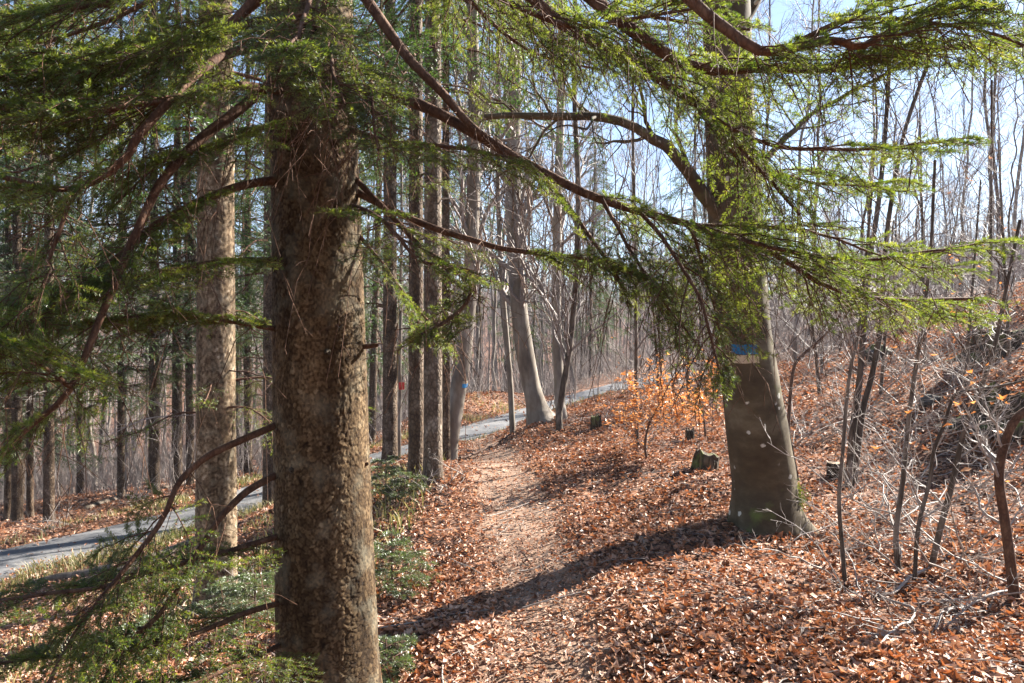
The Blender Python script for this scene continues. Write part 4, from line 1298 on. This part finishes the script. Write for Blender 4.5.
# low bare brush and the fallen white branch
def brush(name, label, px, py, d, seed, n, l, mat, group=None, cat="shrub", up=.5, spread=.25):
    rg = np.random.default_rng(seed)
    b = P(px, py, d)
    b[2] = ground(b[0], b[1])
    a = rg.uniform(0, 6.283, n)
    e = rg.uniform(.15, 1.2, n) * up * 2
    D = unit(np.stack([np.cos(a), np.sin(a), e], 1))
    L = l * rg.uniform(.5, 1.2, n)
    p0 = b + rg.normal(0, spread, (n, 3)) * [1, 1, 0]
    p0[:, 2] = height(p0[:, 0], p0[:, 1]) - .02
    S0 = shoot_pts(p0, D, L, rg.uniform(-.1, .4, n), 8)
    S0 = S0 + np.cumsum(rg.normal(0, .016, S0.shape), 1) * l
    R0 = np.linspace(.006, .002, 8)[None] * rg.uniform(.7, 1.5, (n, 1))
    B2, R2 = grow(S0, R0, 5, .2, .5, 1.1, l * .4, 5, rg, .05, .12, .65, .0018)
    B3, R3 = grow(B2, R2, 3, .2, .5, 1.1, l * .16, 4, rg, .05, .12, .7, .0014)
    gg = Geo().add(*tubes(S0, R0, 5)).add(*tubes(B2, R2, 4)).add(*tubes(B3, R3, 3))
    o = gg.build(name, M[mat])
    tag(o, label, cat, group)
    return o


for i, (px, py, d, n, l, mat, lab) in enumerate([
        (905, 600, 4.5, 12, .75, 'paletwig', "pale bare brush between the kinked sapling and the thick bent one"),
        (960, 560, 5.0, 10, .8, 'paletwig', "pale bare brush at the foot of the long slanting sapling"),
        (830, 520, 5.8, 9, .8, 'paletwig', "bare whitish brush crossing in front of the mossy beech foot"),
        (800, 430, 9.5, 14, 1.2, 'paletwig', "tangle of pale twigs behind the beech on the bank"),
        (905, 430, 8.5, 14, 1.1, 'paletwig', "tangle of pale twigs between the twin saplings and the slanting one"),
        (980, 450, 7.0, 12, 1.0, 'paletwig', "tangle of pale twigs below the dark rotten stump"),
        (870, 500, 6.2, 12, .9, 'paletwig', "thin pale brush between the knobbly sapling and the straight grey one"),
        (985, 520, 5.6, 12, .9, 'paletwig', "thin pale brush between the slanting sapling and the thick bent one"),
        (840, 440, 10.0, 14, 1.3, 'paletwig', "thin pale brush on the bank just left of the twin saplings"),
        (930, 400, 10.0, 14, 1.3, 'paletwig', "thin pale brush on the bank above the kinked sapling"),
        (870, 380, 13, 14, 1.6, 'greytwig', "greyish brush on the bank top behind the twin saplings"),
        (950, 360, 12, 14, 1.5, 'greytwig', "greyish brush on the bank top under the fir sprays"),
        (800, 365, 18, 14, 1.8, 'greytwig', "distant brush at the skyline just right of the beech"),
        (730, 380, 20, 14, 1.6, 'greytwig', "distant brush just left of the beech"),
        (435, 490, 8.5, 12, .5, 'paletwig', "small pile of pale dead twigs at the foot of the close spruce pair"),
        (395, 500, 8.8, 10, .5, 'paletwig', "dry twigs between the small fir and the close spruce pair"),
        (590, 430, 12.5, 9, .7, 'greytwig', "low bare brush right of the dark crooked stem"),
        (240, 590, 7.0, 14, .5, 'paletwig', "dry twigs round the foot of the flaky slope spruce"),
        (60, 525, 14, 14, .9, 'paletwig', "dry brush beyond the lane under the darkest trunk"),
        (130, 500, 17.5, 14, .9, 'paletwig', "dry brush beyond the lane under the lone slim spruce"),
        (240, 500, 15, 10, .6, 'paletwig', "dry brush on the lane's edge behind the closest trunk")]):
    brush("bare_brush", lab, px, py, d, 120 + i, n, l, mat)

# fallen white branch, lower right
def fallen(name, label, cat, pts, r0, r1, mat, seed, n1=8, l1=.35, d2=0.0, lift=.02):
    rg = np.random.default_rng(seed)
    Q = PL(pts) if len(pts[0]) == 3 else np.array(pts)
    Q = resample(Q, 24)
    Q[:, 2] = height(Q[:, 0], Q[:, 1]) + lift + r0
    Q[:, 2] += .03 * np.abs(vnoise(np.arange(24) * .4, seed, 0, seed))
    R = np.linspace(r0, r1, 24)
    gg = Geo().add(*tubes(Q[None], R[None], 8))
    if n1:
        B1, R1 = grow(Q[None], R[None], n1, .15, .5, 1.0, l1, 7, rg, .02, .1, .6, .003)
        B2, R2 = grow(B1, R1, 3, .2, .5, 1.0, l1 * .4, 5, rg, 0, .1, .6, .002)
        for B in (B1, B2):
            zg = height(B[..., 0], B[..., 1]).reshape(B.shape[:2]) + .015
            B[..., 2] = np.maximum(B[..., 2], zg)
        gg.add(*tubes(B1, R1, 5)).add(*tubes(B2, R2, 4))
    return tag(gg.build(name, M[mat]), label, cat)


fallen("fallen_branch", "forked bone white fallen branch on the leaves below the kinked sapling", "branch", [(930, 545, 5.0), (900, 575, 4.7), (880, 592, 4.5), (915, 610, 4.2), (895, 650, 3.8), (880, 683, 3.5)], .010, .005, 'paletwig', 141, 12, .5)
fallen("fallen_branch", "second pale fallen branch at the lower right, running up to the thick bent sapling", "branch", [(1010, 595, 4.4), (975, 600, 4.3), (948, 612, 4.2), (935, 640, 3.9)], .010, .005, 'greytwig', 142, 10, .45)
fallen("fallen_branch", "short dark stick lying in the middle of the trail", "branch", [(540, 570, 5.2), (534, 585, 5.0), (537, 597, 4.85)], .008, .005, 'twig', 143, 2, .15)
fallen("fallen_branch", "brown stick lying on the leaves right of the beech foot", "branch", [(838, 538, 5.9), (812, 548, 5.7), (782, 560, 5.5)], .010, .005, 'twig', 144, 3, .2)
fallen("fallen_branch", "thin dark branch across the leaves below the flared beech", "branch", [(460, 455, 10.6), (490, 440, 12.5), (520, 425, 13.8)], .018, .010, 'twig', 145, 4, .4)
fallen("fallen_branch", "pale stick leaning in the grass beside the flaky slope spruce", "branch", [(200, 640, 6.0), (228, 622, 6.2), (262, 600, 6.6)], .012, .008, 'paletwig', 146, 4, .3)


def log(label, a, b, r, seed):
    A, B = P(*a), P(*b)
    Q = resample(np.array([A, (A + B) / 2 + [0, 0, .01], B]), 16)
    Q[:, 2] = height(Q[:, 0], Q[:, 1]) + r * .75
    t = thing("fallen_log", label, "log", Q[8])
    put(t, "bark", M['wood'], trunk_geo(Q, np.array([r, r * .95, r * .85]), 18, 40, 0, .3, 4, .05, seed))
    for e, s_ in ((0, -1), (-1, 1)):
        d = unit(Q[1] - Q[0])
        rr = r * (1.0 if e == 0 else .85) * .98
        q = np.array([Q[e] + d * s_ * .001, Q[e] + d * s_ * .004])
        v, f = tubes(q[None], np.array([[rr, rr * .02]]), 18)
        put(t, "cut_end", M['cut'], (v, f))


log("pale fallen log lying beside the lane left of the flaky slope spruce", (118, 562, 9.6), (196, 546, 10.6), .085, 1)
log("grey weathered log lying at the lane's edge on the far left", (28, 584, 10.3), (112, 570, 10.4), .06, 2)
log("log on the bank beyond the lane behind the flaky slope spruce", (85, 506, 17.0), (128, 494, 19.0), .055, 3)
log("pale thin log on the bank beyond the lane, right of the flaky slope spruce", (160, 487, 20), (262, 462, 24), .06, 4)


def stump(label, px, py, d, w, h, seed, tilt=0.0, cut=False, mat='stump'):
    b = P(px, py, d)
    b[2] = ground(b[0], b[1])
    r = w * .5 * d / FPX
    hh = h * d / FPX
    t = thing("tree_stump", label, "stump", b)
    path = np.array([b - UP * .12, b + UP * hh * .5 + [tilt * hh * .5, 0, 0], b + UP * hh + [tilt * hh, 0, 0]])
    v, f = trunk_geo(path, np.array([r * 1.1, r, r * .92]), 40, 24, .5, hh, 5, .10, seed)
    top = v[-40:].copy()
    jag = hh * (.0 if cut else .16) * vnoise(np.arange(40) * .35, seed, 0, seed)
    v[-40:, 2] += jag
    v[-80:-40, 2] += jag * .5
    put(t, "bark", M[mat], (v, f))
    c = v[-40:].mean(0) - UP * (.0 if cut else hh * .12)
    vv = np.vstack([v[-40:] - (v[-40:] - c) * .01, c + 0 * UP])
    ff = np.array([[i, (i + 1) % 40, 40] for i in range(40)])
    put(t, "top_face", M['cut' if cut else 'stump'], (vv, ff))


stump("mossy broken stump left of the blazed beech, with a bright torn rim", 704, 474, 8.0, 26, 16, 1, .3)
stump("small dark stump under the orange leaved sapling", 690, 444, 10.2, 9, 12, 2)
stump("low cut stump with a pale face beside the twin saplings", 836, 472, 7.9, 18, 15, 3, 0, True)
stump("dark rotten stump right of the dark crooked stem", 596, 440, 12.0, 11, 13, 4)
stump("wide black rotten stump on the right bank, the largest stump", 1004, 420, 8.0, 62, 34, 5, .2)
stump("rotten stump at the bank's skyline on the far right", 1000, 355, 10.5, 50, 22, 6)


def rock(label, px, py, d, w, seed):
    b = P(px, py, d)
    b[2] = ground(b[0], b[1])
    r = w * .5 * d / FPX
    th, ph = np.meshgrid(np.linspace(0, 2 * np.pi, 28, endpoint=False), np.linspace(.02, np.pi - .02, 18))
    n = np.stack([np.cos(th) * np.sin(ph), np.sin(th) * np.sin(ph), np.cos(ph)], -1).reshape(-1, 3)
    rr = r * (1 + .35 * vnoise(n[:, 0] * 1.7 + seed, n[:, 1] * 1.7, n[:, 2] * 1.7, seed) + .12 * vnoise(n[:, 0] * 5, n[:, 1] * 5, n[:, 2] * 5, seed))
    v = n * rr[:, None] * [1, .8, .65] + b + UP * r * .25
    i, j = np.arange(17)[:, None] * 28, np.arange(28)[None]
    f = np.stack([i + j, i + 28 + j, i + 28 + (j + 1) % 28, i + (j + 1) % 28], -1).reshape(-1, 4)
    tag(Geo().add(v, f).build("rock", M['rock']), label, "rock")


rock("dark rock beside the far bend of the lane", 578, 403, 21, 9, 1)
rock("mossy rock on the leaves behind the twin saplings", 930, 415, 9.5, 20, 2)
rock("half buried rock at the bank's top right", 880, 345, 15, 28, 3)

# ---------------------------------------------------------------- small firs
def fir_seedling(label, px, py, d, h, wdt, seed, nb=16):
    rg = np.random.default_rng(seed)
    b = P(px, py, d)
    b[2] = ground(b[0], b[1])
    t = thing("fir_seedling", label, "young fir", b, "young firs along the trail")
    Q = np.array([b - UP * .05, b + UP * h * .5, b + UP * h])
    put(t, "stem", M['twig'], tubes(resample(Q, 8)[None], np.linspace(.010, .003, 8)[None], 6))
    wood, ndl = [], []
    for i in range(nb):
        fr = .1 + .85 * i / nb
        a = i * 2.4 + rg.uniform(-.3, .3)
        l = wdt * (1 - fr) ** .7 * rg.uniform(.7, 1.1) + .06
        c = b + UP * h * fr
        dd = np.array([math.cos(a), math.sin(a), 0])
        w, nn = conifer([c, c + dd * l * .5 + UP * .06 * l, c + dd * l + UP * .02 * l], .005, .002, t0=.1, lat=.45 * l, nlat=11, nsub=5, sp=.0026, ln=.02, wd=.0032, rg=rg, droop=.1, n_main=7, sides=4)
        wood += w
        ndl += nn
    bb = put(t, "branches", M['twig'], *wood)
    put(bb, "needles", M['seedling'], *ndl, smooth=False)


fir_seedling("bushy young fir hugging the right side of the closest trunk", 392, 560, 5.4, .44, .40, 1, 15)
fir_seedling("young fir in front of the straight spruce", 386, 478, 8.6, .55, .36, 2, 14)
fir_seedling("young fir spreading before the close spruce pair", 405, 470, 8.4, .34, .32, 3, 11)
fir_seedling("low fir at the foot of the closest trunk by the shadow's tip", 386, 650, 4.0, .20, .24, 4, 10)
fir_seedling("pale young fir left of the closest trunk", 255, 620, 5.6, .42, .40, 5, 18)
fir_seedling("small fir by the flaky slope spruce", 228, 625, 6.3, .35, .34, 6)
fir_seedling("small fir in the lower left leaves", 150, 640, 5.6, .25, .34, 7)

# ---------------------------------------------------------------- woods behind: templates, then copies
tmpl = {}


def bare_template(key, name, H, r0, mat, seed, label, group, **kw):
    t = thing(name, label, "tree", (0, 0, 0), group)
    tr, cr, _ = bare_tree_geo(H, r0, seed, **kw)
    put(t, "trunk", mat, tr)
    put(t, "crown", M['greytwig'], *cr)
    tmpl[key] = t
    return t


used = set()


def place(key, x, y, label, group, sc, rg):
    t = tmpl[key]
    z = ground(x, y)
    if key not in used:
        used.add(key)
        t.location = (x, y, z)
        t.rotation_euler = (0, 0, rg.uniform(0, 6.28))
        t.scale = (sc,) * 3
        t["label"], t["group"] = label, group
        return t
    return copy_thing(t, (x, y, z), rg.uniform(0, 6.28), sc, label, group)


for i in range(5):
    bare_template(f"tall{i}", "bare_tree", 16 + i, .065 + .010 * i, M['palebark' if i % 2 else 'greybark'], 200 + i, "", "", start=.35, n1=20, l1=.16, n2=6, n3=4)
for i in range(5):
    bare_template(f"pole{i}", "bare_tree", 10 + i, .028 + .006 * i, M['palebark' if i % 2 else 'greybark'], 210 + i, "", "", start=.25, n1=16, l1=.12, n2=5, n3=3, a=(.4, .9))
for i in range(3):
    bare_template(f"bush{i}", "bare_tree", 5 + i, .022 + .004 * i, M['greybark'], 220 + i, "", "", start=.06, n1=18, l1=.24, n2=6, n3=3, a=(.4, .8), kink=.03)
for i in range(3):
    rgs = np.random.default_rng(230 + i)
    t = thing("spruce_tree", "", "tree", (0, 0, 0), "")
    H = 17 + i
    put(t, "trunk", M['spruce'], trunk_geo(np.array([[0, 0, -.3], [0, 0, 1], [.05, .1, H * .5], [0, 0, H]]), np.array([.115, .10, .07, .012]), 10, 40, .25, .5, 4, .03, i))
    wood, ndl = crown_geo(np.zeros(3), H, [2.2, 3.5, 5][i], 2.5, 84, rgs, 1.4, 14, 5)
    c = put(t, "crown", M['bough'], *wood)
    put(c, "needles", M['needle_far'], *ndl, smooth=False)
    tmpl[f"fir{i}"] = t

rw = np.random.default_rng(77)
ZONES = [
    # px range, distance range, count, templates, label, group, smaller spacing
    ((-120, 330), (22, 62), 118, ("tall", "pole", "pole"), "slender bare tree of the pale woods that fall away beyond the lane on the left", "bare trees in the woods left beyond the lane", .7),
    ((330, 560), (26, 60), 48, ("tall", "pole", "tall"), "bare grey tree of the woods beyond the trail's end", "bare trees beyond the trail's end", 1.0),
    ((560, 720), (30, 70), 42, ("tall", "pole", "tall"), "bare grey tree lining the far bend of the lane", "bare trees at the lane's far bend", 1.0),
    ((700, 1080), (20, 60), 46, ("pole", "pole", "tall"), "thin bare tree against the bright sky above the right bank", "thin bare trees along the right skyline", 1.2),
    ((640, 1080), (14, 34), 44, ("bush", "bush", "bush"), "bare young tree with spreading twigs on the rise of the right bank", "young bare trees on the right rise", .8),
]
pts_used = []
for (p0, p1), (d0, d1), cnt, keys, lab, grp, mind in ZONES:
    made = tries = 0
    while made < cnt and tries < 6000:
        tries += 1
        d = math.sqrt(rw.uniform(d0 ** 2, d1 ** 2)) if rw.uniform() < .7 else rw.uniform(d0, d1)
        px = rw.uniform(p0, p1)
        x = (px - CX) / FPX * d
        s, _ = near_line([x], [d], RD)
        if abs(s[0]) < 2.2 or any((x - a) ** 2 + (d - b) ** 2 < mind ** 2 for a, b in pts_used):
            continue
        pts_used.append((x, d))
        k = keys[rw.integers(len(keys))]
        nk = {"tall": 5, "pole": 5, "bush": 3}[k]
        place(f"{k}{rw.integers(nk)}", x, d, lab, grp, rw.uniform(.8, 1.2), rw)
        made += 1
FIRS = [(-90, 14.5, 0), (-30, 19, 0), (190, 20, 1), (225, 19.5, 1), (335, 17, 2), (20, 22, 0), (80, 24, 1), (235, 30, 0), (300, 22, 1), (372, 21, 0), (350, 28, 0), (440, 26, 2), (480, 34, 2), (-20, 26, 0), (60, 32, 0),
        (520, 44, 1), (590, 46, 0), (608, 52, 1), (690, 40, 1), (720, 34, 1)]
for px, d, k in FIRS:
    x = (px - CX) / FPX * d
    left_ = px < 340
    place(f"fir{k}", x, d, "green spruce filling the gaps behind the lane on the left" if left_ else "green spruce among the bare trees beyond the trail's end",
          "green spruces behind the lane" if left_ else "green spruces beyond the trail", rw.uniform(.85, 1.15), rw)

for x, y, k in ((-9, -3, 0), (-5.5, -6.5, 1), (-1.5, -7.5, 0), (2.5, -6, 2), (6, -8, 0), (-13, -9, 0), (10, -4.5, 1), (0, -12, 0)):  # unseen trees added to hold back sky light from behind the camera
    place(f"fir{k}", x, y, "tall green spruce added unseen behind the viewpoint to hold back sky light", "unseen spruces added behind the viewpoint", rw.uniform(.85, 1.1), rw)


# leafless undergrowth between the far stems, past counting
def far_undergrowth():
    rg = np.random.default_rng(123)
    N = 2300
    d = rg.uniform(18, 75, N)
    px = rg.uniform(-160, 1150, N)
    x = (px - CX) / FPX * d
    s, _ = near_line(x, d, RD)
    k = (np.abs(s) > 1.9) & ((px < 560) | (d > 22))
    x, d = x[k], d[k]
    m = 6
    x, d = np.repeat(x, m) + rg.normal(0, .35, len(x) * m), np.repeat(d, m) + rg.normal(0, .35, len(d) * m)
    n = len(x)
    z = height(x, d)
    s, _ = near_line(x, d, RD)
    L = rg.uniform(.7, 2.8, n) * np.where(np.abs(s) < 1.5, .0, 1)
    keep = L > 0
    x, d, z, L = x[keep], d[keep], z[keep], L[keep]
    D = unit(np.stack([rg.normal(0, .35, len(x)), rg.normal(0, .35, len(x)), np.ones(len(x))], 1))
    S0 = shoot_pts(np.stack([x, d, z - .03], 1), D, L, rg.uniform(-.05, .25, len(x)), 6)
    S0 = S0 + np.cumsum(rg.normal(0, .02, S0.shape), 1) * L[:, None, None]
    R0 = np.linspace(.008, .004, 6)[None] * rg.uniform(.7, 1.6, (len(x), 1))
    B2, R2 = grow(S0, R0, 5, .25, .4, 1.0, .8, 4, rg, .1, .12, .6, .0035)
    kind(Geo().add(*tubes(S0, R0, 4)).add(*tubes(B2, R2, 3)).build("far_undergrowth", M['greytwig']), "stuff")


far_undergrowth()

# the wooded slope across the valley: stems past telling apart
def far_woods():
    rg = np.random.default_rng(99)
    N = 3000
    d = np.sqrt(rg.uniform(52 ** 2, 190 ** 2, N))
    px = rg.uniform(-160, 1180, N)
    x = (px - CX) / FPX * d
    s, _ = near_line(x, d, RD)
    k = np.abs(s) > 3
    x, d = x[k], d[k]
    z = height(x, d)
    n = len(x)
    H = rg.uniform(6, 13, n)
    t = np.linspace(0, 1, 6)
    p = np.stack([x, d, z - .3], 1)[:, None] + np.stack([rg.normal(0, .04, n)[:, None] * H[:, None] * t, rg.normal(0, .04, n)[:, None] * H[:, None] * t, H[:, None] * t], -1)
    R = rg.uniform(.05, .14, n)[:, None] * (1 - .85 * t)[None]
    B1, R1 = grow(p, R, 9, .3, .4, .9, 3.2, 5, rg, .35, .08, .5, .018)
    B2, R2 = grow(B1, R1, 4, .2, .4, .9, 1.3, 3, rg, .2, .08, .6, .013)
    gg = Geo().add(*tubes(p, R, 5), 0).add(*tubes(B1, R1, 3), 1).add(*tubes(B2, R2, 3), 1)
    kind(gg.build("far_woods", [M['palebark'], M['greytwig']]), "stuff")


far_woods()
# the thin air of the valley: one closed box of even, pale haze round the whole place
def haze():
    m, nt, out = new_mat("pale_air")
    v = nd(nt, "ShaderNodeVolumePrincipled", Density=.0005, Anisotropy=.0)
    v.inputs["Color"].default_value = (.86, .84, .95, 1)
    lk(nt, v.outputs[0], out.inputs["Volume"])
    x0, x1, y0, y1, z0, z1 = -320, 320, -320, 325, -40, 60
    c = [(x, y, z) for x in (x0, x1) for y in (y0, y1) for z in (z0, z1)]
    kind(Geo().add(c, [[0, 1, 3, 2], [4, 6, 7, 5], [0, 4, 5, 1], [2, 3, 7, 6], [0, 2, 6, 4], [1, 5, 7, 3]]).build("haze", m, smooth=False), "stuff")


haze()
# remove templates that were never placed
for k, t in tmpl.items():
    if not t["label"]:
        for c in list(t.children_recursive):
            bpy.data.objects.remove(c)
        bpy.data.objects.remove(t)
